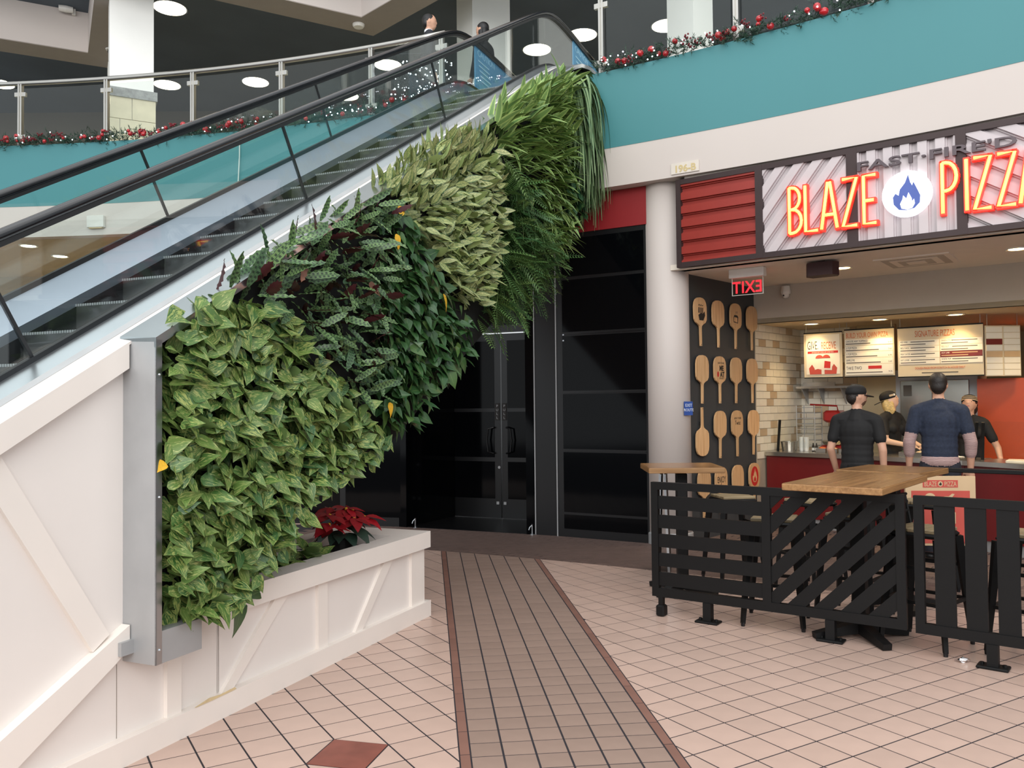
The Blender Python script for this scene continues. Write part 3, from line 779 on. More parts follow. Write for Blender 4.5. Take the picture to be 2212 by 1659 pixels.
MB().bbox(-.13, .13, -.06, .0, .0, .17).build('cover', 'plastic_white', t); MB().box(-.1, .1, -.05, -.0, -.012, .0).build('lip', 'stain', t)
t = thing('smoke_detector', 'round white detector under the white bulkhead corner', 'detector', (-2.47, 13.5, 7.885))
MB().lathe([(.08, -.05), (.1, -.02), (.1, 0)], 16).build('body', 'plastic_white', t)

# ================================================================== ESCALATOR
SLOPE, S_F = .585, 9.14
def ez(s):
    k = 9.0
    a, b = SLOPE * s, SLOPE * S_F
    mn = min(a, b)
    return mn - math.log(math.exp(-k * (a - mn)) + math.exp(-k * (b - mn))) / k
E0 = EF(2.8, -3.95)
esc = E0.thing('escalator', 'inclined escalator with glass sides and black handrails above the green wall', 'escalator')
SS = list(np.linspace(-1.2, 8.4, 14)) + list(np.linspace(8.55, 9.9, 12)) + [10.4, 11.25]
def sweep(prof, ss=SS, close=True):
    """closed profile of (c, dz) swept along the escalator line"""
    n = len(prof); vs = []; fs = []
    for s in ss:
        for c, dz in prof: vs.append(E0(s, c, ez(s) + dz))
    for i in range(len(ss) - 1):
        for k in range(n):
            k2 = (k + 1) % n; fs.append((i * n + k, i * n + k2, i * n + n + k2, i * n + n + k))
    fs += [tuple(range(n - 1, -1, -1)), tuple(range((len(ss) - 1) * n, len(ss) * n))]
    return MB().add(vs, fs)
def rect(c0, c1, z0, z1): return [(c0, z0), (c0, z1), (c1, z1), (c1, z0)]
CN, CF = -3.35, -4.55
sweep([(-3.20, .265), (-3.20, .300), (-3.335, .335), (-3.335, .27)]).build('outer_deck', 'steel', esc)['label'] = 'brushed steel deck strip'
sweep([(-3.178, .262), (-3.178, .296), (-3.205, .312), (-3.205, .262)]).build('deck_lip', 'galv', esc)
sweep([(-3.365, .27), (-3.53, .165), (-3.53, .12), (-3.365, .12)]).build('inner_deck', 'steel', esc)
sweep([(-4.375, .12), (-4.375, .19), (-4.535, .325), (-4.535, .12)]).build('inner_deck', 'deck_steel', esc)
sweep([(-4.565, .27), (-4.565, .335), (-4.72, .30), (-4.72, .265)]).build('outer_deck', 'steel', esc)
for c in (CN, CF):
    sweep(rect(c - .016, c + .016, .255, .36)).build('glass_channel', 'skirt', esc)
    pr = [(c + .042 * math.cos(a) * (1.0), .952 + .030 * math.sin(a)) for a in [2 * PI * k / 12 for k in range(12)]]
    hr = sweep(pr).build('handrail', 'black_rubber', esc); smooth_angle(hr)
    sweep(rect(c - .026, c + .026, .905, .932)).build('handrail_guide', 'skirt', esc)
for c0_, c1_ in ((-3.53, -3.515), (-4.385, -4.37)):
    sweep(rect(min(c0_, c1_), max(c0_, c1_), -.45, .13)).build('skirt_panel', 'skirt', esc)
# glass panes with joints square to the slope
joints = [-1.2, .55, 2.52, 4.47, 6.45, 8.6]
for c in (CN, CF):
    for a, b in zip(joints, joints[1:]):
        n = 6; vs = []; dz0, dz1 = .34, .915
        def pt(s, dz, cc): 
            sh = -(dz - dz0) * .44
            return E0(s + sh, cc, ez(s + sh) + dz) if s < 8.5 else E0(s, cc, ez(s) + dz)
        for i in range(n + 1):
            s = a + .008 + (b - a - .016) * i / n
            for cc in (c - .006, c + .006): vs += [pt(s, dz0, cc), pt(s, dz1, cc)]
        fs = []
        for i in range(n):
            q = i * 4; fs += [(q, q + 4, q + 5, q + 1), (q + 2, q + 3, q + 7, q + 6), (q, q + 2, q + 6, q + 4), (q + 1, q + 5, q + 7, q + 3)]
        fs += [(0, 1, 3, 2), (n * 4, n * 4 + 2, n * 4 + 3, n * 4 + 1)]
        MB().add(vs, fs).build('glass_pane', 'glass', esc)
        mbj = MB().hexa([pt(b - .007, dz0, c - .007), pt(b + .007, dz0, c - .007), pt(b + .007, dz0, c + .007), pt(b - .007, dz0, c + .007),
                         pt(b - .007, dz1, c - .007), pt(b + .007, dz1, c - .007), pt(b + .007, dz1, c + .007), pt(b - .007, dz1, c + .007)])
        if b < 8.5: mbj.build('joint_gasket', 'skirt', esc)
    # end glass with rounded newel
    def outline(s0, s1):
        zb = ez(11) + .34; zt = ez(11) + .915; r = (zt - zb) / 2
        pts = []
        for s in np.linspace(s0, s1, 8): pts.append((s, ez(s) + .34))
        for k in range(1, 8):
            a = -PI / 2 + PI * k / 8; pts.append((s1 + r * math.cos(a), (zb + zt) / 2 + r * math.sin(a)))
        for s in np.linspace(s1, s0, 8): pts.append((s, ez(s) + .915))
        return pts
    sd = 9.58 if c == CF else 9.98
    for s0, s1, m_, nm in ((8.616, sd, 'glass', 'end_glass'), (sd + .01, 11.0, 'decal', 'caution_panel')):
        if nm == 'end_glass':
            pts = [(s, ez(s) + .34) for s in np.linspace(s0, s1, 8)] + [(s, ez(s) + .915) for s in np.linspace(s1, s0, 8)]
        else: pts = outline(s0, s1)
        mb = MB()
        n = len(pts); vs = [E0(s, c + .006, z) for s, z in pts] + [E0(s, c - .006, z) for s, z in pts]
        mb.add(vs, [tuple(range(n)), tuple(range(2 * n - 1, n - 1, -1))] + [(i, n + i, n + (i + 1) % n, (i + 1) % n) for i in range(n)])
        o = mb.build(nm, m_, esc)
        if nm == 'caution_panel':
            o['label'] = 'blue printed caution panel'
            q = E0(sd + .08, c + .008, ez(10) + .80)
            lettering('caution_text', 'CAUTION', .12, 'decal_text', o, q, .001, 'LEFT', 1.0)
            for k in range(5):
                q2 = E0(sd + .10 + .02 * k, c + .008, ez(10) + .73 - .06 * k)
                MB().box(q2[0], q2[0] + .34, q2[1] - .001, q2[1], q2[2], q2[2] + .02).build('caution_line', 'decal_text', o)
            for k in range(3):
                q2 = E0(sd + .8 + .14 * k, c + .008, ez(10) + .38)
                f = MB().lathe([(.05, 0), (.03, .17), (.02, .2)], 8).xform(Matrix.Translation(q2) @ Matrix.Diagonal((1, .03, 1, 1))); f.ball((q2[0], q2[1], q2[2] + .24), (.03, .002, .03), 8, 6)
                f.build('caution_figure', 'decal_text', o)
    # handrail newel return
    zt, zb = ez(11) + .952, ez(11) + .30; r = (zt - zb) / 2
    pts = [E0(11.0 + .25, c, zt)] + [E0(11.25 + r * math.sin(PI * k / 10), c, (zt + zb) / 2 + r * math.cos(PI * k / 10)) for k in range(1, 11)]
    smooth_angle(MB().tube(pts, .036, 10).build('handrail_return', 'black_rubber', esc))
# steps
RISE = .2; RUN = RISE / SLOPE
nose0 = .13
k = -2
while True:
    z = k * RISE + nose0 + .1; s = (z - nose0) / SLOPE
    if s > 9.1: break
    st = MB()
    a = E0(s, -4.383, 0); b = E0(s + RUN, -3.517, 0)
    st.box(a[0], b[0], b[1], a[1], z - .03, z)
    o = st.build('step', 'step_tread', esc)
    rs = MB()
    nrib = 0
    rs.box(a[0] - .02, a[0] + .012, b[1], a[1], z - RISE - .02, z - .012)
    rs.build('step_riser', 'step_riser', o)
    nz = MB()
    for i in range(44):
        y = b[1] + (a[1] - b[1]) * (i + .2) / 44
        nz.box(a[0] - .021, a[0] + .02, y, y + .008, z - .012, z + .003)
    tag(nz.build('step_nosing', 'step_nose', o), kind='stuff')
    k += 1
a = E0(9.05, -4.383, 0); b = E0(11.6, -3.517, 0)
MB().box(a[0], b[0], b[1], a[1], UP_Z - .05, UP_Z + .012).build('landing_plate', 'galv', esc)
# truss cladding
c0 = -3.115
def clad(c_a, c_b, pts):
    mb = MB(); n = len(pts); vs = [E0(s, c_a, z) for s, z in pts] + [E0(s, c_b, z) for s, z in pts]
    return mb.add(vs, [tuple(range(n)), tuple(range(2 * n - 1, n - 1, -1))] + [(i, n + i, n + (i + 1) % n, (i + 1) % n) for i in range(n)])
low = lambda s: SLOPE * s - 1.63
prof = [(3.35, .66), (3.6, .95), (4.0, 1.16), (4.94, 1.42), (9.2, low(9.2) + .1), (9.7, low(9.2) + .2)] + [(s, ez(s) + .265) for s in (9.7, 9.4, 9.1, 8.8, 8.4, 3.35)]
clad(c0, c0 - .07, prof).build('truss_cladding', 'white', esc)
clad(-4.72, -4.79, prof).build('truss_cladding', 'white', esc)
clad(c0 - .07, -4.72, [(4.94, 1.42), (9.2, low(9.2) + .1), (9.2, low(9.2) + .16), (4.94, 1.48)]).build('truss_soffit', 'white', esc)
clad(c0, -4.79, [(9.64, 4.12), (9.7, 4.12), (9.7, 5.42), (9.64, 5.42)]).build('truss_end', 'upper_dark', esc)
sweep([(c0 - .07, .262), (c0 + .05, .262), (c0 + .05, .275), (c0 - .07, .294)], [s for s in SS if s < 9.6]).build('white_ledge', 'white_trim', esc)

# white clad base wall under the escalator's foot
E1 = EF(2.0, c0)
wb = thing('wall_escalator_base', None, None, E1.loc, EROT)
tag(wb, 'white panelled wall under the escalator foot', 'structure', kind='structure')
def epoly(name, m, pts, ca, cb, parent, ef):
    n = len(pts); vs = [ef(s, ca, z) for s, z in pts] + [ef(s, cb, z) for s, z in pts]
    return MB().add(vs, [tuple(range(n)), tuple(range(2 * n - 1, n - 1, -1))] + [(i, n + i, n + (i + 1) % n, (i + 1) % n) for i in range(n)]).build(name, m, parent)
epoly('panel', 'white', [(-1.2, 0), (3.4, 0), (3.4, .66), (3.35, ez(3.35) + .262), (-.4, ez(-.4) + .262), (-1.2, 0.01)], c0, c0 - .08, wb, E1)
epoly('panel', 'white', [(-1.2, 0), (3.4, 0), (3.4, ez(3.4) + .262), (-.4, ez(-.4) + .262), (-1.2, 0.01)], -4.72, -4.79, wb, E1)
epoly('upper_board', 'white_trim', [(-.2, ez(-.2) + .155), (2.78, ez(2.78) + .155), (2.78, ez(2.78) + .262), (-.2, ez(-.2) + .262)], c0 + .05, c0, wb, E1)
epoly('lower_board', 'white_trim', [(1.95, SLOPE * 1.95 - 1.115), (2.70, SLOPE * 2.70 - 1.115), (2.785, .52), (2.785, SLOPE * 2.785 - 1.005), (1.5, SLOPE * 1.5 - 1.005 + .13), (1.7, .01)], c0 + .05, c0, wb, E1)
epoly('diagonal_batten', 'white_trim', [(2.615, .545), (2.70, .60), (2.18, 1.44), (2.08, 1.40)], c0 + .022, c0, wb, E1)
epoly('seam', 'bulkhead_under', [(2.755, .12), (2.758, .12), (2.758, .45), (2.755, .45)], c0 + .0015, c0, wb, E1)

# ================================================================== PLANTER
E2 = EF(4.3, c0)
pl = E2.thing('planter', 'low white timber planter box with diagonal battens under the green wall', 'planter')
def pbox(name, m, s0, s1, ca, cb, z0, z1, parent=pl, ef=E2):
    a = ef(s0, max(ca, cb), z0); b = ef(s1, min(ca, cb), z1)
    return MB().box(a[0], b[0], a[1], b[1], z0, z1).build(name, m, parent)
pbox('front_panel', 'white', 3.38, 5.55, c0, c0 - .03, 0, .53)
pbox('end_panel', 'white', 5.52, 5.55, c0 - .03, c0 - .72, 0, .53)
pbox('back_panel', 'white', 3.38, 5.52, c0 - .69, c0 - .72, 0, .62)
pbox('base_board', 'white_trim', 1.6, 5.60, c0 + .05, c0, 0, .118)
pbox('base_board_end', 'white_trim', 5.55, 5.60, c0, c0 - .76, 0, .118)
pbox('cap_front', 'white_trim', 3.4, 5.60, c0 + .05, c0 - .115, .52, .642)
pbox('cap_end', 'white_trim', 5.30, 5.60, c0 - .115, c0 - .60, .52, .642)
pbox('cap_back', 'white_trim', 3.4, 5.60, c0 - .60, c0 - .76, .52, .642)
for s0, s1 in ((3.03, 3.12), (4.225, 4.32), (5.36, 5.55)): pbox('stile', 'white_trim', s0, s1, c0 + .022, c0, .118, .52)
for a, b in ((3.395, 3.83), (4.62, 4.99)):
    epoly('diagonal_batten', 'white_trim', [(a, .118), (a + .09, .118), (b + .12, .52), (b, .52)], c0 + .022, c0, pl, E2)
pbox('soil_bed', 'soil', 3.4, 5.52, c0 - .03, c0 - .69, .05, .56)
epoly('worn_patch', 'stain', [(3.18, .121), (3.30, .119), (3.47, .122), (3.46, .132), (3.36, .128), (3.28, .136), (3.2, .124)], c0 + .0535, c0 + .047, pl, E2)

# ================================================================== GREEN WALL
cf = c0 + .2
E3 = EF(2.79, c0)
gw = E3.thing('green_wall_frame', 'galvanised steel frame holding the plants on the escalator side', 'frame')
tz = lambda s: ez(s) + .285
pbox('end_plate', 'galv', 2.79, 2.795, cf, c0 - .0, .456, tz(2.79), gw, E3)
pbox('front_lip', 'steel', 2.79, 2.825, cf, cf - .006, .456, tz(2.79) - .01, gw, E3)
pbox('bottom_tray', 'galv', 2.825, 3.07, cf - .002, c0, .456, .60, gw, E3)
pbox('foot_bracket', 'galv', 2.72, 2.79, c0 + .07, c0, .50, .56, gw, E3)
n = 24; cs = list(np.linspace(2.79, 9.62, n)); vs = []; fs = []
for s in cs: vs += [E3(s, cf, tz(s) - .045), E3(s, cf, tz(s)), E3(s, c0 - .02, tz(s) + .012), E3(s, c0 - .02, tz(s) - .01), E3(s, cf - .012, tz(s) - .02), E3(s, cf - .012, tz(s) - .045)]
for i in range(n - 1):
    for k in range(6): fs.append((i * 6 + k, i * 6 + (k + 1) % 6, i * 6 + 6 + (k + 1) % 6, i * 6 + 6 + k))
fs += [tuple(range(5, -1, -1)), tuple(range((n - 1) * 6, n * 6))]
MB().add(vs, fs).build('top_cap', 'steel', gw)
pbox('end_plate', 'galv', 9.62, 9.63, cf, c0 - .1, 4.05, tz(9.62), gw, E3)
lowg = [(2.83, .60), (3.07, .60), (3.35, .62), (3.6, .85), (4.0, 1.08), (4.94, 1.33), (9.62, 4.0)]
epoly('felt_panel', 'felt', lowg + [(s, tz(s) - .03) for s in (9.62, 9.3, 9.0, 8.6, 8.2, 2.83)], c0 + .09, c0 + .001, gw, E3)
for z in (.52, 1.2, 1.75): MB().ball(E3(2.81, cf + .001, z), .006, 8, 6).build('rivet', 'steel', gw)

def leaf_mesh(kind, prof, fold, droop, wave=0.0, nseg=6, curl=0.0, wavef=9):
    """unit-length leaf along +x, across y, face up +z"""
    vs = []; fs = []; uvs = []
    for i in range(nseg + 1):
        v = i / nseg; hw = prof(v)
        for u in (-1, 0, 1):
            z = fold * abs(u) * hw - droop * v * v + (wave * math.sin(v * wavef * 2 * PI + (0 if u > 0 else 1.3)) * abs(u)) + curl * math.sin(v * PI) * 0.12
            yy = u * hw * (1 + (.18 * math.sin(v * wavef * 2 * PI + .5) if wave else 0))
            vs.append((v, yy, z)); uvs.append(((u + 1) / 2, v))
    for i in range(nseg):
        for k in range(2):
            a = i * 3 + k; fs.append((a, a + 3, a + 4, a + 1))
    return np.array(vs), fs, uvs
def interp(pts): return lambda v: float(np.interp(v, [p[0] for p in pts], [p[1] for p in pts]))
heart = interp([(0, .10), (.07, .30), (.2, .36), (.4, .33), (.6, .24), (.8, .11), (.92, .04), (1, .004)])
lance = interp([(0, .03), (.1, .09), (.3, .125), (.6, .125), (.85, .085), (1, .004)])
ellip = interp([(0, .03), (.12, .13), (.35, .20), (.6, .18), (.85, .08), (1, .004)])
strap = interp([(0, .04), (.2, .065), (.5, .06), (.8, .035), (1, .002)])
grass = interp([(0, .012), (.3, .016), (.7, .012), (1, .002)])
ivyp = interp([(0, .12), (.1, .36), (.22, .40), (.32, .26), (.45, .33), (.6, .24), (.75, .10), (1, .01)])
def to_mesh(name, tpl, m):
    vs, fs, uvs = tpl
    me = bpy.data.meshes.new(name); me.from_pydata([tuple(p) for p in vs], [], fs)
    uv = me.uv_layers.new(name='leaf'); 
    uv.data.foreach_set('uv', [c for f in fs for i in f for c in uvs[i]])
    me.polygons.foreach_set('use_smooth', [True] * len(fs)); me.materials.append(M[m]); me.update(); return me
def join_leaves(name, tpls, mats, m, parent):
    """bake many placed leaves into one mesh"""
    V = []; Fc = []; UV = []; RN = []; o = 0
    for ti, mt in mats:
        vs, fs, uvs = tpls[ti]
        a = np.array(mt)
        V.append(vs @ a[:3, :3].T + a[:3, 3]); r = RNG.random(); RN += [r] * len(vs)
        for f in fs:
            Fc.append(tuple(i + o for i in f)); UV += [c for i in f for c in uvs[i]]
        o += len(vs)
    me = bpy.data.meshes.new(name); me.from_pydata(np.concatenate(V).tolist(), [], Fc)
    uv = me.uv_layers.new(name='leaf'); uv.data.foreach_set('uv', UV)
    at = me.attributes.new('rnd', 'FLOAT', 'POINT'); at.data.foreach_set('value', RN)
    me.polygons.foreach_set('use_smooth', [True] * len(Fc)); me.materials.append(M[m]); me.update()
    return tag(link(name, me, parent), kind='stuff')
def leaf_matrix(base, axis, nrm, size, sw=1.0):
    x = Vector(axis).normalized(); n = Vector(nrm); y = n.cross(x)
    if y.length < 1e-4: y = Vector((0, 0, 1)).cross(x)
    y.normalize(); z = x.cross(y)
    return Matrix(((x.x * size, y.x * size * sw, z.x * size, base[0]), (x.y * size, y.y * size * sw, z.y * size, base[1]), (x.z * size, y.z * size * sw, z.z * size, base[2]), (0, 0, 0, 1)))
def inside(poly, x, y):
    c = False; j = len(poly) - 1
    for i in range(len(poly)):
        xi, yi = poly[i]; xj, yj = poly[j]
        if (yi > y) != (yj > y) and x < (xj - xi) * (y - yi) / (yj - yi) + xi: c = not c
        j = i
    return c
def scatter(poly, d):
    xs_ = [p[0] for p in poly]; zs_ = [p[1] for p in poly]; out = []
    x = min(xs_); r = 0
    while x < max(xs_):
        z = min(zs_) + (d / 2 if r % 2 else 0)
        while z < max(zs_):
            px, pz = x + RNG.uniform(-.45, .45) * d, z + RNG.uniform(-.45, .45) * d
            if inside(poly, px, pz): out.append((px, pz))
            z += d
        x += d * .87; r += 1
    RNG.shuffle(out); return out
G = RNG.gauss; Un = RNG.uniform
def planting(name, label, cat, kind, poly, d, n_obj, tpls, place, depth):
    """poly in (s,z); place(s,z,layer) -> (axis, normal, size, sw) in escalator frame (x=s, y=-out, z)"""
    sx = sum(p[0] for p in poly) / len(poly); ef = EF(sx, c0)
    zmin = min(p[1] for p in poly)
    t = thing(name, label, cat, (ef.loc[0], ef.loc[1], zmin), EROT)
    meshes = [to_mesh('leaf', tp, kind) for tp in tpls]
    stuff = []
    for layer in (0, 1):
        pts = scatter(poly, d)
        for k, (s, z) in enumerate(pts):
            ax, nr, sz, sw = place(s, z, layer)
            out = depth[0] + (depth[1] - depth[0]) * layer + Un(-.025, .025)
            b = ef(s, c0 + out, z - zmin)
            mt = leaf_matrix(b, ax, nr, sz, sw); ti = RNG.randrange(len(tpls))
            if layer == 1 and k < n_obj: link('leaf', meshes[ti], t, mt)
            else: stuff.append((ti, mt))
    join_leaves('foliage', tpls, stuff, kind, t)
    return t, ef, zmin
def hang(sp_in, up, out):
    def f(s, z, layer):
        ax = (G(0, sp_in), -abs(G(out, .2)), up + G(0, sp_in * .7)); nr = (G(0, .35), -1 + G(0, .2), .75 + G(0, .3)); return ax, nr
    return f
ZONES = {
    'pothos': [(2.84, 1.86), (2.90, 2.00), (3.13, 2.16), (3.43, 2.16), (3.66, 2.09), (3.90, 1.92), (4.17, 1.72), (4.48, 1.58), (4.70, 1.38), (4.53, 1.27), (4.22, 1.16), (3.94, 1.12), (3.73, 0.89), (3.57, 0.78), (3.39, 0.68), (3.19, 0.59), (2.92, 0.65), (2.85, 0.78), (2.84, 1.36)],
    'calathea': [(3.19, 2.20), (3.43, 2.34), (3.74, 2.53), (4.09, 2.70), (4.44, 2.88), (4.68, 2.93), (4.83, 2.84), (4.77, 2.58), (4.70, 2.14), (4.73, 1.90), (4.59, 1.63), (4.17, 1.70), (3.90, 1.92), (3.66, 2.09), (3.43, 2.16)],
    'philodendron': [(4.74, 2.98), (4.99, 2.93), (5.28, 2.76), (5.46, 2.55), (5.77, 2.39), (6.01, 2.25), (5.92, 1.99), (5.41, 1.74), (5.27, 1.60), (4.87, 1.40), (4.67, 1.53), (4.73, 1.90), (4.70, 2.14), (4.77, 2.58), (4.83, 2.84)],
    'aglaonema': [(4.66, 3.03), (4.90, 3.22), (5.51, 3.59), (6.00, 3.83), (6.41, 3.87), (6.61, 3.78), (6.60, 3.44), (6.54, 3.02), (6.43, 2.68), (6.19, 2.40), (5.85, 2.46), (5.46, 2.62), (5.29, 2.81), (5.02, 2.97)],
    'dracaena': [(6.51, 4.05), (6.99, 4.41), (8.00, 4.92), (8.50, 5.14), (8.56, 4.88), (8.52, 4.39), (8.42, 3.89), (8.47, 3.46), (8.01, 3.14), (7.69, 3.41), (7.20, 3.71), (6.66, 3.90)],
    'fern': [(6.64, 3.85), (7.14, 3.67), (7.62, 3.37), (7.94, 3.10), (7.67, 2.88), (6.89, 2.51), (6.33, 2.28), (6.28, 2.41), (6.53, 2.74), (6.65, 3.32)],
    'ivy': [(8.65, 4.30), (9.35, 4.51), (9.46, 4.21), (9.23, 3.91), (8.79, 3.60), (8.51, 3.42), (8.53, 3.83)],
    'spider': [(8.60, 5.20), (9.30, 5.50), (9.60, 5.45), (9.66, 4.75), (9.44, 4.48), (8.8, 4.5), (8.7, 4.9)],
}
def pl_pothos(s, z, layer):
    ax = (G(.18, .75), -abs(G(.5, .25)), -.38 + G(0, .5)); nr = (G(0, .45), -1, .7 + G(0, .45))
    if s < 2.98 and (layer == 0 or RNG.random() < .7): ax = (abs(ax[0]), ax[1], ax[2])
    return ax, nr, Un(.085, .14), Un(.85, 1.15)
T_pothos = [leaf_mesh('p', heart, f, d, 0, 6) for f, d in ((.25, .18), (.1, .3), (.35, .1), (.15, .22))]
planting('pothos_planting', 'yellow-green marbled heart-leaf plants at the foot of the green wall', 'plant', 'pothos', ZONES['pothos'], .052, 300, T_pothos, pl_pothos, (.11, .22))
def pl_cal(s, z, layer):
    top = (tz(s) - z) < .25
    ax = (G(0, .6), -abs(G(.6, .25)), (.45 if top else -.2) + G(0, .45)); nr = (G(0, .3), -1.2, .6 + G(0, .25))
    return ax, nr, Un(.14, .22), Un(.8, 1.05)
T_cal = [leaf_mesh('c', lance, f, d, .02, 12, wavef=5) for f, d in ((.3, .1), (.1, .25), (.2, -.05))]
planting('rattlesnake_planting', 'dark zone of narrow wavy spotted leaves along the steel edge', 'plant', 'calathea', ZONES['calathea'], .086, 230, T_cal, pl_cal, (.10, .22))
def pl_phi(s, z, layer):
    ax = (G(.1, .5), -abs(G(.45, .2)), -.6 + G(0, .4)); nr = (G(0, .35), -1, .7 + G(0, .3)); return ax, nr, Un(.09, .145), Un(.85, 1.1)
planting('philodendron_planting', 'dark green glossy heart-leaf plants in the middle of the green wall', 'plant', 'philodendron', ZONES['philodendron'], .064, 260, T_pothos, pl_phi, (.11, .22))
def pl_agl(s, z, layer):
    top = (tz(s) - z) < .3
    ax = (G(-.1 if top else .35, .5), -abs(G(.5, .2)), (.75 if top else .05) + G(0, .35)); nr = (G(0, .35), -1, .35 + G(0, .3)); return ax, nr, Un(.105, .17), Un(.85, 1.1)
T_agl = [leaf_mesh('a', ellip, f, d, 0, 6) for f, d in ((.25, .12), (.1, .2), (.3, .02))]
planting('aglaonema_planting', 'pale cream-green patch of broad pointed leaves with dark veins', 'plant', 'aglaonema', ZONES['aglaonema'], .058, 300, T_agl, pl_agl, (.10, .22))
def pl_dra(s, z, layer):
    h = (tz(s) - z); up = .9 if h < .25 else (.25 if h < .8 else -.25)
    ax = (G(.1, .5), -abs(G(.8, .25)), up + G(0, .35)); nr = (G(0, .3), -.5, 1.0); return ax, nr, Un(.19, .30), Un(1.5, 2.1)
T_dra = [leaf_mesh('d', strap, .3, d, 0, 7) for d in (.1, .3, .45)]
planting('dracaena_planting', 'bright green spiky narrow leaves at the top of the green wall', 'plant', 'dracaena', ZONES['dracaena'], .08, 0, T_dra, pl_dra, (.10, .2))
# fern fronds: a rachis with paired leaflets
def frond(droop):
    vs = []; fs = []; uv = []
    def zz(x): return -droop * x * x
    for i in range(12):
        x0, x1 = i / 12, (i + 1) / 12; o = len(vs)
        vs += [(x0, -.006, zz(x0)), (x0, .006, zz(x0)), (x1, .006, zz(x1)), (x1, -.006, zz(x1))]; fs.append((o, o + 3, o + 2, o + 1)); uv += [(.5, .1)] * 4
    for i in range(1, 16):
        x = i / 16; L = .20 * math.sin(PI * (.12 + .86 * (1 - x))) + .02
        for sg in (-1, 1):
            o = len(vs); vs += [(x, 0, zz(x)), (x + .03, sg * L * .5, zz(x) - .01), (x + .07, sg * L, zz(x) - .03), (x + .005 + .045, sg * L * .5, zz(x) - .012)]
            vs[-1] = (x - .012, sg * L * .5, zz(x) - .012)
            fs.append((o, o + 1, o + 2, o + 3) if sg > 0 else (o, o + 3, o + 2, o + 1)); uv += [(.2, .2), (.6, .5), (.8, .9), (.6, .5)]
    return np.array(vs), fs, uv
def pl_fern(s, z, layer):
    ax = (G(0, .45), -abs(G(.65, .2)), -.35 + G(0, .4)); nr = (G(0, .3), -.7, 1.0); return ax, nr, Un(.24, .40), Un(.9, 1.2)
planting('fern_planting', 'dark feathery fern fronds hanging over the black shopfront', 'plant', 'fern', ZONES['fern'], .085, 0, [frond(.2), frond(.45), frond(.7)], pl_fern, (.10, .2))
def pl_ivy(s, z, layer):
    ax = (G(0, .5), -abs(G(.4, .2)), -.7 + G(0, .35)); nr = (G(0, .3), -1, .6); return ax, nr, Un(.09, .15), 1.0
planting('ivy_planting', 'small dark ivy leaves low at the far end of the green wall', 'plant', 'ivy', ZONES['ivy'], .075, 0, [leaf_mesh('i', ivyp, .15, .15, 0, 8)], pl_ivy, (.10, .2))
def arch(n=10, fall=.9, reach=.32):
    vs = []; fs = []; uv = []
    for i in range(n + 1):
        v = i / n; hw = grass(v)
        x = reach * math.sin(v * PI / 2); z = .10 * math.sin(v * PI) - fall * v * v
        for u in (-1, 0, 1): vs.append((x, u * hw, z + .004 * abs(u))); uv.append(((u + 1) / 2, v))
    for i in range(n):
        for k in range(2):
            a = i * 3 + k; fs.append((a, a + 3, a + 4, a + 1))
    return np.array(vs), fs, uv
def pl_spi(s, z, layer):
    an = G(.35, .55); ax = (math.sin(an), -math.cos(an), 0); return ax, (G(0, .1), G(0, .1), 1), Un(.5, .9), Un(1.7, 2.6)
planting('spider_plant_planting', 'long grey-green grassy leaves trailing down the end of the green wall', 'plant', 'spider', ZONES['spider'], .04, 0, [arch(fall=.9, reach=.26), arch(fall=1.05, reach=.2), arch(fall=.8, reach=.32)], pl_spi, (.08, .18))
def one_leaf(name, label, m, s, z, out, ax, nr, size, tpl=None, stem=None):
    t = EF(s, c0 + out)
    o = thing(name, label, 'leaf', (t.loc[0], t.loc[1], z), EROT)
    me = to_mesh('blade', tpl or T_pothos[1], 'pothos'); me.materials.clear(); me.materials.append(M[m])
    link('blade', me, o, leaf_matrix((0, 0, 0), ax, nr, size))
    if stem: MB().tube(stem, .004, 5).build('stalk', 'stem', o)
    return o
one_leaf('fading_leaf', 'bright yellow leaf at the top of the dark heart-leaf zone', 'yellow_leaf', 4.75, 2.74, .27, (.3, -.2, -.8), (0, -1, .2), .12)
one_leaf('fading_leaf', 'orange leaf above the yellow one near the steel edge', 'yellow_leaf', 4.80, 2.90, .26, (.7, -.2, .4), (0, -1, .3), .10)
one_leaf('fading_leaf', 'orange leaf where the spotted and marbled plants meet', 'yellow_leaf', 4.62, 1.62, .29, (.2, -.2, -.8), (0, -1, .3), .10)
one_leaf('fading_leaf', 'large curled yellow-green leaf hanging in the dark heart-leaf zone', 'yellow_leaf', 5.42, 2.42, .27, (.35, -.2, -.8), (.3, -1, .2), .15)
one_leaf('fading_leaf', 'yellow leaf poking over the steel post at the left of the marbled plants', 'yellow_leaf', 2.80, 1.36, .24, (-.5, -.3, -.3), (0, -1, .5), .07)
one_leaf('fading_leaf', 'brown leaf in the middle of the spotted zone', 'brown_leaf', 4.42, 2.36, .27, (.7, -.3, -.3), (0, -1, .5), .13)
one_leaf('fading_leaf', 'brown leaf near the top of the spotted zone', 'brown_leaf', 3.78, 2.42, .27, (-.5, -.3, -.7), (0, -1, .5), .18, T_cal[0])
one_leaf('trailing_leaf', 'single green leaf hanging over the planter cap', 'philodendron', 3.62, .60, .08, (-.7, -.2, .02), (0, -1, .5), .11, None, [(0, 0, 0), (.02, .0, .05), (.015, .03, .1)])
one_leaf('trailing_leaf', 'large dark green leaf at the lowest tip of the marbled plants', 'philodendron', 3.33, .62, .2, (-.05, -.1, -1), (.2, -1, .1), .18)

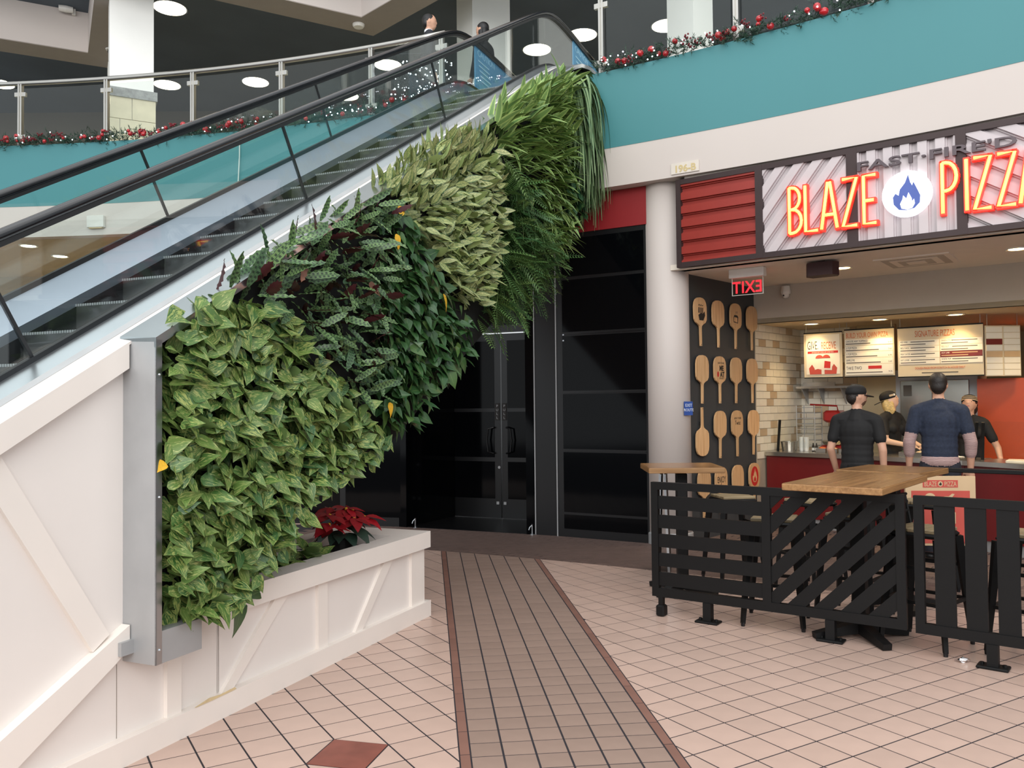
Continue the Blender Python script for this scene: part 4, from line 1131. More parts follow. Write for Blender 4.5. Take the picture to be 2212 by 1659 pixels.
# plants standing in the planter
def clump(name, label, cat, s, c, z, spec):
    t = EF(s, c); o = thing(name, label, cat, (t.loc[0], t.loc[1], z), EROT); spec(o); return o
def poins(o):
    MB().lathe([(.07, 0), (.085, .10), (.09, .11)], 14).build('pot', 'pot', o)
    gl_ = to_mesh('green_leaf', leaf_mesh('g', heart, .1, .3, 0, 6), 'pothos'); gl_.materials.clear(); gl_.materials.append(M['leaf_dark'])
    rl = to_mesh('red_bract', leaf_mesh('g', interp([(0, .03), (.2, .22), (.4, .30), (.6, .22), (.8, .12), (1, .0)]), .12, .25, 0, 6), 'pothos'); rl.materials.clear(); rl.materials.append(M['poinsettia'])
    for k in range(16):
        a = k * 2.4; r = .06 + .004 * k
        link('green_leaf', gl_, o, leaf_matrix((r * math.cos(a), r * math.sin(a), .14 + Un(0, .06)), (math.cos(a), math.sin(a), -.35 + G(0, .2)), (0, 0, 1), Un(.13, .18)))
    MB().tube([(0, 0, .1), (0, 0, .22)], .012, 6).build('stem', 'leaf_dark', o)
    for hx, hy, hz in ((0, -.04, .30), (.14, .0, .27), (-.14, .0, .27), (.03, .12, .29), (-.05, -.14, .24), (.2, -.06, .22), (-.22, -.05, .22)):
        for k in range(8):
            a = k * 2 * PI / 8 + Un(-.3, .3)
            link('red_bract', rl, o, leaf_matrix((hx + .01 * math.cos(a), hy + .01 * math.sin(a), hz + Un(-.01, .02)), (math.cos(a), math.sin(a), Un(-.55, .1)), (0, -.3, 1), Un(.12, .17)))
        MB().ball((hx, hy, hz + .01), .012, 6, 5).build('flower_eye', 'yellow_leaf', o)
clump('poinsettia', 'red poinsettia standing in the white planter', 'plant', 4.98, c0 - .33, .56, poins)
def varieg(seed, n_, sc):
    def f(o):
        rr = random.Random(seed)
        for k in range(n_):
            a = rr.uniform(0, 2 * PI); r = rr.uniform(0, .12)
            me = AGM[k % 3]
            link('leaf', me, o, leaf_matrix((r * math.cos(a), r * math.sin(a) * .7, rr.uniform(.02, .12)), (math.cos(a), math.sin(a), rr.uniform(-.2, .9)), (0, -.5, 1), rr.uniform(.09, .15) * sc))
        MB().lathe([(.05, -.04), (.06, .03)], 10).build('root_ball', 'soil', o)
    return f
AGM = [to_mesh('leaf', tp, 'pothos') for tp in T_pothos[:3]]
clump('variegated_plant', 'small pale variegated plant in the planter beside the poinsettia', 'plant', 4.42, c0 - .22, .56, varieg(3, 34, 1.0))
clump('variegated_plant', 'small variegated plant in the planter next to the hanging foliage', 'plant', 4.08, c0 - .2, .56, varieg(5, 26, .95))

# ================================================================== GARLANDS
def garland(name, label, x0, x1):
    mid = cur((x0 + x1) / 2, .02); base = (mid[0], mid[1], CURB_Z)
    t = thing(name, label, 'garland', base)
    L = 0; xs_ = np.linspace(x0, x1, 200)
    ln = sum(math.hypot(b - a, cy(b) - cy(a)) for a, b in zip(xs_, xs_[1:]))
    V = []; Fc = []; 
    for k in range(int(ln * 150)):
        x = Un(x0, x1); off = G(.02, .055); zc = .045 + G(0, .035); p = cur(x, off)
        c = Vector((p[0] - base[0], p[1] - base[1], zc))
        d = Vector((G(0, 1), -abs(G(.6, .5)), G(.25, .7))).normalized()
        u_ = d.cross(Vector((0.3, .2, 1))).normalized(); v_ = d.cross(u_); l = Un(.07, .13)
        for q in range(11):
            a = Un(0, 2 * PI); b0 = c + d * (l * q / 11); tip = b0 + d * .035 + (u_ * math.cos(a) + v_ * math.sin(a)) * .032
            sd = (u_ * -math.sin(a) + v_ * math.cos(a)) * .0045
            o_ = len(V); V += [tuple(b0 - sd), tuple(b0 + sd), tuple(tip)]; Fc.append((o_, o_ + 1, o_ + 2))
    me = bpy.data.meshes.new('pine_sprays'); me.from_pydata(V, [], Fc); me.materials.append(M['pine']); me.update()
    tag(link('pine_sprays', me, t), kind='stuff')
    ball = MB().ball((0, 0, 0), 1.0, 12, 8).mesh('bauble', 'bauble', True)
    bulb = MB().ball((0, 0, 0), .0075, 6, 5).mesh('fairy_light', 'fairy')
    clus = MB()
    for q in range(9): clus.ball((G(0, .022), G(0, .022), abs(G(.02, .025))), .011, 6, 5)
    clus = clus.mesh('berry_cluster', 'berry')
    def spot(zlo, zhi, olo, ohi):
        p = cur(Un(x0, x1), Un(olo, ohi)); return (p[0] - base[0], p[1] - base[1], Un(zlo, zhi))
    for k in range(int(ln * 6)): link('bauble', ball, t, Matrix.Translation(spot(.02, .14, -.10, -.02)) @ Matrix.Scale(Un(.022, .042), 4))
    for k in range(int(ln * 11)): link('fairy_light', bulb, t, Matrix.Translation(spot(-.01, .14, -.12, -.03)))
    for k in range(int(ln * 7)): link('berry_cluster', clus, t, Matrix.Translation(spot(.0, .12, -.10, .0)))
    return t
garland('pine_garland', 'lit pine garland with red baubles behind the escalator', -9.0, -.8)
garland('pine_garland', 'lit pine garland with red baubles above the right teal band', 1.0, 4.3)
t = thing('light_curtain', 'curtain of tiny white lights in front of the suited man', 'lights', (-1.2, 11.2, UP_Z))
lb = MB()
for k in range(150): lb.ball((Un(-.42, .42), Un(-.05, .1), Un(.15, 1.05)), Un(.005, .010), 5, 4)
tag(lb.build('light_points', 'fairy', t), kind='stuff')
cords = MB()
for k in range(14): cords.tube([(-.42 + k * .065, 0, .1), (-.42 + k * .065, 0, 1.1)], .002, 4)
cords.build('cords', 'upper_dark', t); MB().tube([(-.45, 0, 1.1), (.45, 0, 1.1)], .008, 6).build('top_rod', 'upper_dark', t)
t = thing('hanging_cord', 'thin white cord dangling from the teal balcony band', 'cord', (cur(-3.75, -.02)[0], cur(-3.75, -.02)[1], 4.0))
MB().tube([(0, 0, 1.42), (.0, -.01, 1.1), (-.02, -.01, .7), (.01, -.01, .4), (-.05, -.01, .1), (-.05, 0, 0)], .008, 6).build('cord', 'white_cord', t)

# ================================================================== RESTAURANT SHELL
def sthing(name, label, cat, a, b, z=0.0, group=None, rz=0.0): return thing(name, label, cat, SW(a, b, z), SROT + rz, group)
def sbox(name, m, a0, a1, b0, b1, z0, z1, label, cat='structure'):
    o = MB().box(0, a1 - a0, 0, b1 - b0, 0, z1 - z0).build(name, m); o.location = SW(a0, b0, z0); o.rotation_euler = (0, 0, SROT)
    return tag(o, label, cat, kind='structure')
CEIL = 3.09
sbox('ceiling_restaurant', 'shop_ceiling', -.12, 6.0, .02, 2.06, CEIL, CEIL + .06, 'pale ceiling over the restaurant queue')
sbox('wall_header', 'header', .02, 6.0, 2.0, 2.08, 2.62, CEIL, 'greige drop header above the counter')
sbox('ceiling_kitchen', 'kitchen_ceiling', .0, 6.0, 2.0, 6.2, 2.62, 2.68, 'cream ceiling over the kitchen')
sbox('wall_restaurant_right', 'slate', 6.0, 6.1, 0, 6.2, 0, CEIL, 'dark right side wall of the restaurant')
sbox('wall_kitchen_back', 'beige_panel', 0.1, 6.0, 6.0, 6.1, 0, 2.64, 'beige back wall of the kitchen')
sbox('wall_above_sign', 'fascia_white', -.1, 6.0, .10, .2, CEIL, LOW_Z + .02, 'plain wall strip behind the lit sign')
pw = struct('wall_peel', MB().box(-.12, 1.57, 0, .12, 0, CEIL), 'slate', 'slate wall hung with wooden pizza peels', (PEEL_O[0], PEEL_O[1], 0), PROT)
MB().box(1.57, 1.585, -.006, .1, 0, CEIL).build('corner_trim', 'subway_grout', pw)
# tiled kitchen walls
def tile_wall(name, label, loc, rz, L, z0, z1, skip=None):
    o = struct(name, MB().box(0, L, .012, .1, 0, z1), 'subway_grout', label, (loc[0], loc[1], 0), rz)
    rr = random.Random(hash(name) % 99 if False else len(name))
    tw_, th_ = .205, .098
    meW = MB().box(.003, tw_ - .003, 0, .014, .003, th_ - .003).mesh('wall_tile', 'subway_white')
    meT = MB().box(.003, tw_ - .003, 0, .014, .003, th_ - .003).mesh('wall_tile', 'subway_tan')
    z = z0; r = 0
    while z < z1 - .02:
        x = -tw_ / 2 * (r % 2)
        while x < L - .01:
            h = min(th_, z1 - z); xa = max(0, x); xb = min(L, x + tw_)
            m_ = 'T' if rr.random() < .24 else 'W'
            if xb - xa > tw_ - .001 and h > th_ - .001: link('wall_tile', meT if m_ == 'T' else meW, o, Matrix.Translation((x, 0, z)))
            elif xb - xa > .02: MB().box(xa + .003, xb - .003, 0, .014, z + .003, z + h - .003).build('wall_tile', 'subway_tan' if m_ == 'T' else 'subway_white', o)
            x += tw_
        z += th_; r += 1
    return o
kp = PW(1.585)
KB = 3.4
kL = 1.46
tile_wall('wall_kitchen_left', 'cream and tan tiled side wall of the kitchen', kp, PROT, kL, .86, 2.62)
kc = PW(1.585 + kL)
tile_wall('wall_kitchen_tiled', 'cream and tan tiled wall behind the wall shelf', SW(.19, KB), SROT, .80, .86, 2.62)
# sign band
sg = sthing('restaurant_sign', 'long restaurant sign band with neon letters on corrugated panels', 'sign', 0, 0, 3.10)
SH = .97
MB().box(-.0, 5.6, -.0, .1, 0, SH).build('backing', 'sign_frame', sg)
for z0, z1 in ((-.005, .05), (SH - .055, SH + .0)): MB().box(0, 5.6, -.07, 0, z0, z1).build('frame_rail', 'sign_frame', sg)
for a0, a1 in ((0, .055), (.90, .975), (1.815, 1.915), (2.77, 2.855), (3.72, 3.80), (4.65, 4.73)): MB().box(a0, a1, -.072, 0, 0, SH).build('frame_mullion', 'sign_frame', sg)
def corr(a0, a1, kind, m):
    z0, z1 = .05, SH - .055
    MB().box(a0, a1, -.012, 0, z0, z1).build('panel_sheet', m, sg)
    dirv = {'h': (1, 0), 'v': (0, 1), 'd': (math.cos(rad(52)), math.sin(rad(52))), 'e': (math.cos(rad(-33)), math.sin(rad(-33)))}[kind]
    nx, nz = -dirv[1], dirv[0]; pitch = .15; hw = pitch * .37
    for k in range(-20, 21):
        cx_, cz_ = (a0 + a1) / 2 + nx * pitch * k, (z0 + z1) / 2 + nz * pitch * k
        def strip(h):
            q = [(cx_ + dirv[0] * e * 3 + nx * f * h, cz_ + dirv[1] * e * 3 + nz * f * h) for e, f in ((-1, -1), (1, -1), (1, 1), (-1, 1))]
            if area(q) < 0: q = q[::-1]
            for px, pz, ax, az in ((a0, z0, 1, 0), (a1, z0, -1, 0), (a0, z0, 0, 1), (a0, z1, 0, -1)):
                q = clip(q, px, pz, ax, az)
                if len(q) < 3: return None
            return q
        q1, q2 = strip(hw), strip(hw * .72)
        if q1 and q2 and area(q2) > 1e-4:
            mb = MB().prism_y(q1, -.03, -.012); mb.prism_y(q2, -.058, -.03); mb.build('corrugation', m, sg)
corr(.055, .90, 'h', 'sign_red'); corr(.975, 1.815, 'd', 'sign_white'); corr(1.915, 2.77, 'v', 'sign_white'); corr(2.855, 3.72, 'e', 'sign_white'); corr(3.80, 4.65, 'h', 'sign_red')
def arc_pts(cx_, cz_, rx, rz, a0, a1, n=8): return [(cx_ + rx * math.cos(a0 + (a1 - a0) * k / n), cz_ + rz * math.sin(a0 + (a1 - a0) * k / n)) for k in range(n + 1)]
H_ = .46
LET = {
 'B': (.12, [[(0, 0), (0, H_)], [(0, H_)] + arc_pts(.03, H_ * .76, .075, H_ * .24, PI / 2, -PI / 2) + [(0, H_ * .52)], [(0, H_ * .52)] + arc_pts(.03, H_ * .26, .09, H_ * .26, PI / 2, -PI / 2) + [(0, 0)]]),
 'L': (.12, [[(0, H_), (0, 0), (.12, .0)]]),
 'A': (.15, [[(0, 0), (.065, H_), (.085, H_), (.15, 0)], [(.03, H_ * .30), (.12, H_ * .30)]]),
 'Z': (.13, [[(0, H_), (.13, H_), (0, 0), (.13, 0)]]),
 'E': (.11, [[(.11, H_), (0, H_), (0, 0), (.11, 0)], [(0, H_ * .48), (.09, H_ * .48)]]),
 'P': (.11, [[(0, 0), (0, H_)], [(0, H_)] + arc_pts(.03, H_ * .72, .085, H_ * .28, PI / 2, -PI / 2) + [(0, H_ * .44)]]),
 'I': (.02, [[(0, 0), (0, H_)]]),
}
def neon_letter(ch, a, z):
    w_, strokes = LET[ch]
    red = MB(); tube = MB()
    for st in strokes:
        P = [Vector((a + x, 0, z + zz)) for x, zz in st]
        for p, q in zip(P, P[1:]):
            d = (q - p).normalized() * .018
            red.bar(p - d + Vector((0, -.085, 0)), q + d + Vector((0, -.085, 0)), .05, .066, (0, 1, 0))
        tube.tube([p + Vector((0, -.118, 0)) for p in P], .0145, 8)
    o = red.build('channel_letter', 'letter_red', sg); o['label'] = 'glowing letter ' + ch
    smooth_angle(tube.build('neon_tube', 'neon', o))
zb = .20
for ch, a in zip('BLAZE', (1.27, 1.43, 1.585, 1.79, 1.985)): neon_letter(ch, a, zb)
for ch, a in zip('PIZZA', (2.665, 2.86, 2.92, 3.105, 3.27)): neon_letter(ch, a, zb)
lg = MB().lathe([(.215, 0), (.215, .05)], 40).xform(Matrix.Translation((2.36, -.05, .435)) @ Matrix.Rotation(PI / 2, 4, 'X')).build('logo_disc', 'logo_white', sg)
flame = [(0, -.13), (-.06, -.12), (-.10, -.07), (-.105, -.01), (-.085, .02), (-.06, .0), (-.05, .05), (-.01, .10), (.015, .165), (.03, .10), (.045, .07), (.055, .10), (.085, .03), (.105, -.02), (.10, -.08), (.06, -.12)]
inner = [(0, -.125), (-.045, -.11), (-.055, -.07), (-.035, -.03), (-.03, .0), (-.005, -.03), (.012, .02), (.035, -.03), (.04, -.06), (.055, -.04), (.06, -.08), (.04, -.115)]
MB().prism_y([(2.36 + x * 1.12, .425 + z * 1.12) for x, z in flame[::-1]], -.106, -.10).build('flame_mark', 'logo_blue', lg)
MB().prism_y([(2.365 + x * 1.1, .42 + z * 1.1) for x, z in inner[::-1]], -.109, -.106).build('flame_core', 'logo_white', lg)
lettering('slogan_text', "FAST\u00b7FIRE'D", .122, 'letter_grey', sg, (1.91, -.085, .722), .016, 'LEFT', 2.08, .0022, 1.02)
# number plate on the fascia
p = cur(1.925, -.004); t = thing('unit_number_plate', 'small cream plate reading 196-B on the white fascia', 'plate', (p[0], p[1], 4.17), math.atan((cy(1.935) - cy(1.915)) / .02))
MB().box(-.16, .16, -.006, .003, -.045, .075).build('plate', 'plate_cream', t)
lettering('number_text', '196-B', .105, 'number_gold', t, (0, -.007, -.028), .002, bold=.003)
# exit sign seen from behind
t = sthing('exit_sign', 'red glowing EXIT sign seen from behind under the restaurant ceiling', 'sign', .60, .46, CEIL)
MB().bbox(-.2, .2, -.05, .05, -.1, 0).build('housing', 'plastic_white', t)
MB().box(-.18, .18, -.006, .006, -.29, -.1).build('acrylic_panel', 'clear_glass', t)
for q in ((-.18, -.174, -.29, -.1), (.174, .18, -.29, -.1), (-.18, .18, -.294, -.288)): MB().box(q[0], q[1], -.007, .007, q[2], q[3]).build('acrylic_edge', 'plastic_white', t)
lettering('exit_text', 'EXIT', .185, 'exit_red', t, (0, -.008, -.268), .002, mirror=True, spacing=1.08, sx=.85, bold=.002)
t = thing('exit_route_sign', 'small blue EXIT ROUTE sign on the round white column', 'sign', (1.985, 9.345, 1.46), rad(30))
MB().box(-.06, .06, -.006, .006, 0, .155).build('plate', 'exit_blue', t)
lettering('sign_text', 'EXIT', .05, 'exit_pale', t, (0, -.007, .095), .001); lettering('sign_text', 'ROUTE', .045, 'exit_pale', t, (0, -.007, .045), .001)
# ceiling fittings
def down(a, b, z, lb, pw_, mt='lamp_warm', r=.075, col=(1, .70, .34)):
    t = sthing('downlight', lb, 'lamp', a, b, z, 'restaurant downlights')
    MB().lathe([(r, -.008), (r, 0)], 20).build('lens', mt, t); MB().lathe([(r, -.004), (r + .025, -.012), (r + .028, 0)], 20).build('rim', 'plastic_white', t)
    ld = bpy.data.lights.new('downlight_beam', 'SPOT'); ld.energy = pw_; ld.color = col; ld.spot_size = rad(110); ld.spot_blend = .6; ld.shadow_soft_size = .06
    lo = bpy.data.objects.new('beam', ld); COL.objects.link(lo); lo.parent = t; lo.location = (0, 0, -.03)
    return t
down(1.45, 1.095, CEIL, 'queue downlight beside the ceiling speaker', 75, col=(1, .86, .66))
down(3.125, 1.034, CEIL, 'queue downlight at the right edge of the photo', 75, col=(1, .86, .66))
down(4.6, 1.034, CEIL, 'queue downlight beyond the right edge of the photo', 75, col=(1, .86, .66))
for k, (a, lb) in enumerate(((.66, 'kitchen downlight above the gift card poster'), (1.497, 'kitchen downlight above the build your own board'), (2.341, 'kitchen downlight above the signature pizzas board'), (3.2, 'kitchen downlight above the oven'), (4.2, 'kitchen downlight beyond the oven'))):
    down(a, 2.52, 2.62, lb, 27)
for k, (a, b) in enumerate(((1.2, 4.2), (3.2, 4.2))): down(a, b, 2.62, 'rear kitchen downlight over the %s' % ('fridge' if k == 0 else 'oven side'), 60)
t = sthing('ceiling_speaker', 'maroon box speaker under the restaurant ceiling', 'speaker', 1.40, .52, CEIL)
MB().prism([(-.13, -.10), (.13, -.10), (.17, 0), (.13, .1), (-.13, .1), (-.17, 0)], -.16, -.02).build('cabinet', 'speaker', t); MB().box(-.03, .03, -.03, .03, -.02, 0).build('bracket', 'speaker', t)
t = sthing('air_vent', 'flat square air vent in the restaurant ceiling', 'vent', 2.2, 1.15, CEIL)
MB().box(-.36, .36, -.36, .36, -.012, 0).build('frame', 'shop_ceiling', t)
for k in range(4): 
    w_ = .30 - .07 * k; MB().box(-w_, w_, -w_, w_, -.014 - .004 * k, -.012).build('louvre', 'header' if k % 2 == 0 else 'shop_ceiling', t)
t = sthing('dome_camera', 'small white camera on the greige header', 'camera', .523, 1.98, 2.96)
MB().lathe([(.055, 0), (.06, .03), (.05, .1)], 14, (0, -.03, 0)).build('body', 'plastic_white', t); MB().ball((0, -.04, -.01), .045, 12, 8).build('lens_dome', 'plastic_white', t); MB().ball((-.01, -.08, -.02), .012, 8, 6).build('lens', 'print_black', t)

# wooden peels
PB = [(0, 0), (.013, 0), (.017, .008)]
def peel_outline():
    r = [(.016, 0), (.018, .21), (.026, .235), (.06, .255), (.11, .275), (.137, .31), (.142, .36), (.142, .46), (.13, .505), (.105, .54), (.06, .562), (0, .568)]
    return [(x, z) for x, z in r] + [(-x, z) for x, z in r[-2::-1]]
po = peel_outline()
peel_me = MB().prism_y(po, -.018, 0).mesh('blade', 'peel_wood')
hole_me = MB().lathe([(.005, 0), (.005, .002)], 8).xform(Matrix.Translation((0, -.019, .015)) @ Matrix.Rotation(PI / 2, 4, 'X')).mesh('handle_hole', 'print_black')
rows_ = [(2.832, ['fist', '', 'bread', '']), (2.158, ['', 'meat', '', '']), (1.50, ['flip', '', 'twist', '']), (.825, ['', 'enjoy', '', 'flame'])]
rn = ['top row', 'second row', 'third row', 'lowest row']; cn = ['nearest the column', 'second from the column', 'third from the column', 'nearest the kitchen']
ks = [.155, .575, .99, 1.41]
for ri, (ztop, pr_) in enumerate(rows_):
    for ci, what in enumerate(pr_):
        desc = {'': 'plain', 'fist': 'printed dark shape on', 'bread': 'small bread print on', 'meat': 'meat slogan printed on', 'flip': 'upside-down plain', 'twist': 'script slogan printed on', 'enjoy': 'ENJOY printed on', 'flame': 'red flame disc printed on'}[what]
        p = PW(ks[ci] + Un(-.012, .012), .03, ztop - .568 + (.0 if what != 'flip' else .0))
        t = thing('pizza_peel', '%s wooden pizza peel, %s, %s' % (desc, rn[ri], cn[ci]), 'pizza peel', p, PROT, 'pizza peels on the slate wall')
        if what == 'flip':
            t.location.z += .045
            mt = Matrix.Translation((0, 0, .568)) @ Matrix.Rotation(PI, 4, 'Y')
        else: mt = Matrix.Rotation(Un(-.03, .03), 4, 'Y')
        b_ = link('blade', peel_me, t, mt); link('handle_hole', hole_me, t, mt)
        MB().box(-.012, .012, 0, .03, .36, .40).build('wall_peg', 'print_black', t)
        y = -.0185
        if what == 'fist':
            MB().prism_y([(x, z + .36) for x, z in [(-.06, .0), (-.04, -.06), (.05, -.06), (.09, .0), (.08, .05), (.04, .02), (0, .03)]], y - .001, y).build('print', 'print_black', t)
            MB().tube([(-.06, y, .47), (-.04, y, .485), (-.02, y, .465), (.0, y, .485), (.02, y, .47), (.045, y, .48)], .004, 5).build('print', 'print_black', t)
            for q in range(4): MB().prism_y([(-.065 + q * .03, .385), (-.047 + q * .03, .385), (-.042 + q * .03, .45), (-.06 + q * .03, .45)], y - .001, y).build('print', 'print_black', t)
        elif what == 'bread':
            MB().prism_y([(x, z + .37) for x, z in [(-.06, -.04), (.05, -.05), (.06, .03), (.03, .05), (-.04, .05), (-.06, .02)]], y - .001, y).build('print', 'print_black', t)
            MB().prism_y([(x, z + .36) for x, z in [(-.05, -.02), (.035, -.03), (.035, .03), (-.045, .035)]], y - .002, y - .001).build('print', 'peel_wood', t)
            for q in (-.0, .03): MB().prism_y([(q, .44), (q + .008, .44), (q + .012, .47), (q + .002, .465)], y - .001, y).build('print', 'print_grey', t)
        elif what == 'meat':
            lettering('print', 'ADD YOUR', .032, 'print_black', t, (0.02, y, .475), .0008, sx=.9); lettering('print', 'ME', .085, 'print_black', t, (.03, y, .395), .0008, bold=.004, sx=.9)
            lettering('print', 'AT', .085, 'print_black', t, (.045, y, .32), .0008, bold=.004, sx=.9); lettering('print', 'OR NOT', .032, 'print_black', t, (.03, y, .29), .0008, sx=.9)
            MB().prism_y([(-.055 + .022 * math.cos(k), .35 + .034 * math.sin(k)) for k in np.linspace(0, 2 * PI, 12, endpoint=False)], y - .001, y).build('print', 'print_red', t)
        elif what == 'twist':
            lettering('print', 'ADD YOUR', .034, 'print_black', t, (0, y, .46), .0008); lettering('print', 'Twist', .075, 'print_black', t, (0, y, .39), .0008, sx=.8)
        elif what == 'enjoy':
            lettering('print', 'ENJOY', .11, 'print_black', t, (0, y, .38), .0008, sx=.62)
        elif what == 'flame':
            MB().prism_y([(.1 * math.cos(k), .40 + .125 * math.sin(k)) for k in np.linspace(0, 2 * PI, 24, endpoint=False)], y - .001, y).build('print', 'print_red', t)
            MB().prism_y([(x * .55, .40 + z * .6) for x, z in flame[::-1]], y - .002, y - .001).build('print', 'peel_wood', t)
            MB().prism_y([(x * .5, .395 + z * .5) for x, z in inner[::-1]], y - .003, y - .002).build('print', 'print_red', t)

# ================================================================== COUNTER AND KITCHEN
cpts = [(.125, 2.21), (1.16, 2.04), (2.52, 1.56), (3.6, 1.0), (4.8, .6)]
ct = sthing('counter', 'red fronted service counter with steel top', 'counter', cpts[0][0], cpts[0][1])
lp = lambda a, b: (a - cpts[0][0], b - cpts[0][1])
for (a0, b0), (a1, b1) in zip(cpts, cpts[1:]):
    d = Vector((a1 - a0, b1 - b0)).normalized(); n_ = Vector((-d.y, d.x))
    def q(off0, off1): return [lp(a0 + n_.x * off0, b0 + n_.y * off0), lp(a1 + n_.x * off0, b1 + n_.y * off0), lp(a1 + n_.x * off1, b1 + n_.y * off1), lp(a0 + n_.x * off1, b0 + n_.y * off1)]
    MB().prism(q(.04, .55), .12, .90).build('front_panel', 'counter_red', ct)
    MB().prism(q(.07, .5), 0, .12).build('plinth', 'galv', ct)
    MB().prism(q(0, .62), .90, .95).build('worktop', 'counter_top', ct)
    gp_ = MB()
    for k in (.02, .98):
        x, y = a0 + (a1 - a0) * k + n_.x * .3, b0 + (b1 - b0) * k + n_.y * .3
        x2, y2 = x - n_.x * .12, y - n_.y * .12
        MB().bar((*lp(x, y), .95), (*lp(x2 + d.x * .1, y2 + d.y * .1), 1.36), .03, .03).build('guard_post', 'black_metal', ct)
    p0 = lp(a0 + n_.x * .29, b0 + n_.y * .29); p1 = lp(a1 + n_.x * .29, b1 + n_.y * .29); p2 = lp(a1 + n_.x * .2, b1 + n_.y * .2); p3 = lp(a0 + n_.x * .2, b0 + n_.y * .2)
    MB().hexa([(*p0, 1.0), (*p1, 1.0), (p1[0] + n_.x * .008, p1[1] + n_.y * .008, 1.0), (p0[0] + n_.x * .008, p0[1] + n_.y * .008, 1.0), (*p3, 1.37), (*p2, 1.37), (p2[0] + n_.x * .008, p2[1] + n_.y * .008, 1.37), (p3[0] + n_.x * .008, p3[1] + n_.y * .008, 1.37)]).build('sneeze_guard', 'clear_glass', ct)
# on the counter
def cthing(name, label, cat, a, b, group=None): return sthing(name, label, cat, a, b, .951, group)
t = cthing('steel_tub', 'round steel tub at the left end of the counter', 'tub', .33, 2.55); MB().lathe([(.09, 0), (.11, .12), (.115, .125), (.10, .12), (.085, .01)], 18).build('bowl', 'counter_top', t)
for k, (a, b, lb) in enumerate(((.43, 2.60, 'left stack of clear cups on the counter'), (.50, 2.57, 'right stack of clear cups on the counter'))):
    t = cthing('cup_stack', lb, 'cups', a + .05, b, 'clear cup stacks')
    for q in range(5): MB().lathe([(.028, q * .03), (.036, q * .03 + .06), (.037, q * .03 + .062), (.034, q * .03 + .055)], 12).build('cup', 'clear_plastic', t)
for k, a in enumerate((.66, .71)):
    t = cthing('condiment_bottle', ('left' if k == 0 else 'right') + ' small dark condiment bottle on the counter', 'bottle', a, 2.5 - .03 * k, 'condiment bottles'); MB().lathe([(.018, 0), (.018, .07), (.008, .09), (.008, .11)], 10).build('bottle', 'print_black', t); MB().lathe([(.0185, .015), (.0185, .05)], 10).build('band', 'clear_plastic', t)
for k, (a, b) in enumerate(((.80, 2.42), (.95, 2.38), (1.10, 2.36), (1.25, 2.32), (1.85, 2.10), (2.02, 2.05))):
    t = cthing('ingredient_pan', 'steel ingredient pan on the counter, %s along from the steel tub' % ('first', 'second', 'third', 'fourth', 'fifth', 'sixth')[k], 'pan', a, b, 'ingredient pans')
    MB().box(-.06, .06, -.08, .08, 0, .05).build('pan', 'counter_top', t); MB().ball((0, 0, .045), (.05, .065, .02), 8, 5).build('filling', ('print_orange', 'peel_wood', 'red_enamel', 'board_cream', 'leaf_dark', 'kraft')[k], t)
# wall shelf, mixer, rack
t = sthing('wall_shelf', 'stainless wall shelf with triangular brackets on the tiles', 'shelf', .52, KB, 1.78)
MB().box(-.26, .46, -.32, 0, 0, .03).build('shelf_plate', 'counter_top', t); MB().box(-.26, .18, -.02, 0, .03, .09).build('upstand', 'counter_top', t)
for a in (-.2, .02, .32): MB().prism_y([(0, 0), (.01, 0), (.01, -.0), (0, 0)], 0, 0) if False else MB().add([(a, 0, 0), (a, -.28, 0), (a, 0, -.22), (a + .012, 0, 0), (a + .012, -.28, 0), (a + .012, 0, -.22)], [(0, 1, 2), (5, 4, 3), (0, 3, 4, 1), (1, 4, 5, 2), (2, 5, 3, 0)]).build('bracket', 'galv', t)
sbox('trim_4', 'counter_top', .2, 2.2, 2.75, 3.38, .86, .90, 'rear kitchen steel worktop').name = 'kitchen_worktop'
t = sthing('stand_mixer', 'red dough press on the rear worktop', 'mixer', .80, 3.02, .90)
MB().bbox(-.17, .17, -.18, .18, 0, .12, .03).build('base', 'red_enamel', t); MB().bbox(-.08, .08, 0, .14, .12, .46, .02).build('column', 'red_enamel', t); MB().bbox(-.11, .11, -.2, .15, .42, .58, .03).build('head', 'red_enamel', t)
MB().lathe([(.13, .13), (.15, .17), (.14, .18)], 18, (0, -.1, 0)).build('platen', 'counter_top', t); MB().tube([(-.3, -.1, .66), (.05, -.1, .64), (.05, -.05, .56)], .012, 8).build('lever', 'red_enamel', t)
t = sthing('wire_rack', 'thin wire rack standing by the tiled wall', 'rack', .46, 3.0, .90)
for z in np.linspace(.03, .62, 9): MB().tube([(-.12, -.16, z), (.12, -.16, z), (.12, .16, z), (-.12, .16, z), (-.12, -.16, z)], .004, 5).build('shelf_wire', 'galv', t)
for x, y in ((-.12, -.16), (.12, -.16), (.12, .16), (-.12, .16)): MB().tube([(x, y, 0), (x, y, .65)], .006, 6).build('upright', 'galv', t)
t = sthing('kitchen_partition', 'plain beige panel between the tiles and the fridge', 'panel', 1.02, KB); MB().box(0, .48, -.1, 0, 0, 2.62).build('panel', 'beige_panel', t)
t = sthing('refrigerator', 'two door stainless refrigerator behind the counter', 'refrigerator', 1.5, 3.3)
MB().box(0, .95, 0, .8, 0, 2.0).build('cabinet', 'galv', t)
for k in range(2):
    d_ = MB().bbox(.06 + k * .42, .44 + k * .42, -.04, 0, .1, 1.86).build('door', 'counter_top', t); MB().bbox(.40 - k * .0 + k * .06, .425 + k * .06, -.08, -.04, .7, 1.3).build('handle', 'black_metal', d_)
MB().box(.10, .20, -.045, -.04, 1.66, 1.80).build('notice', 'print_grey', t)
t = sthing('pizza_oven', 'orange fronted pizza oven with dark mouth', 'oven', 2.62, 3.1)
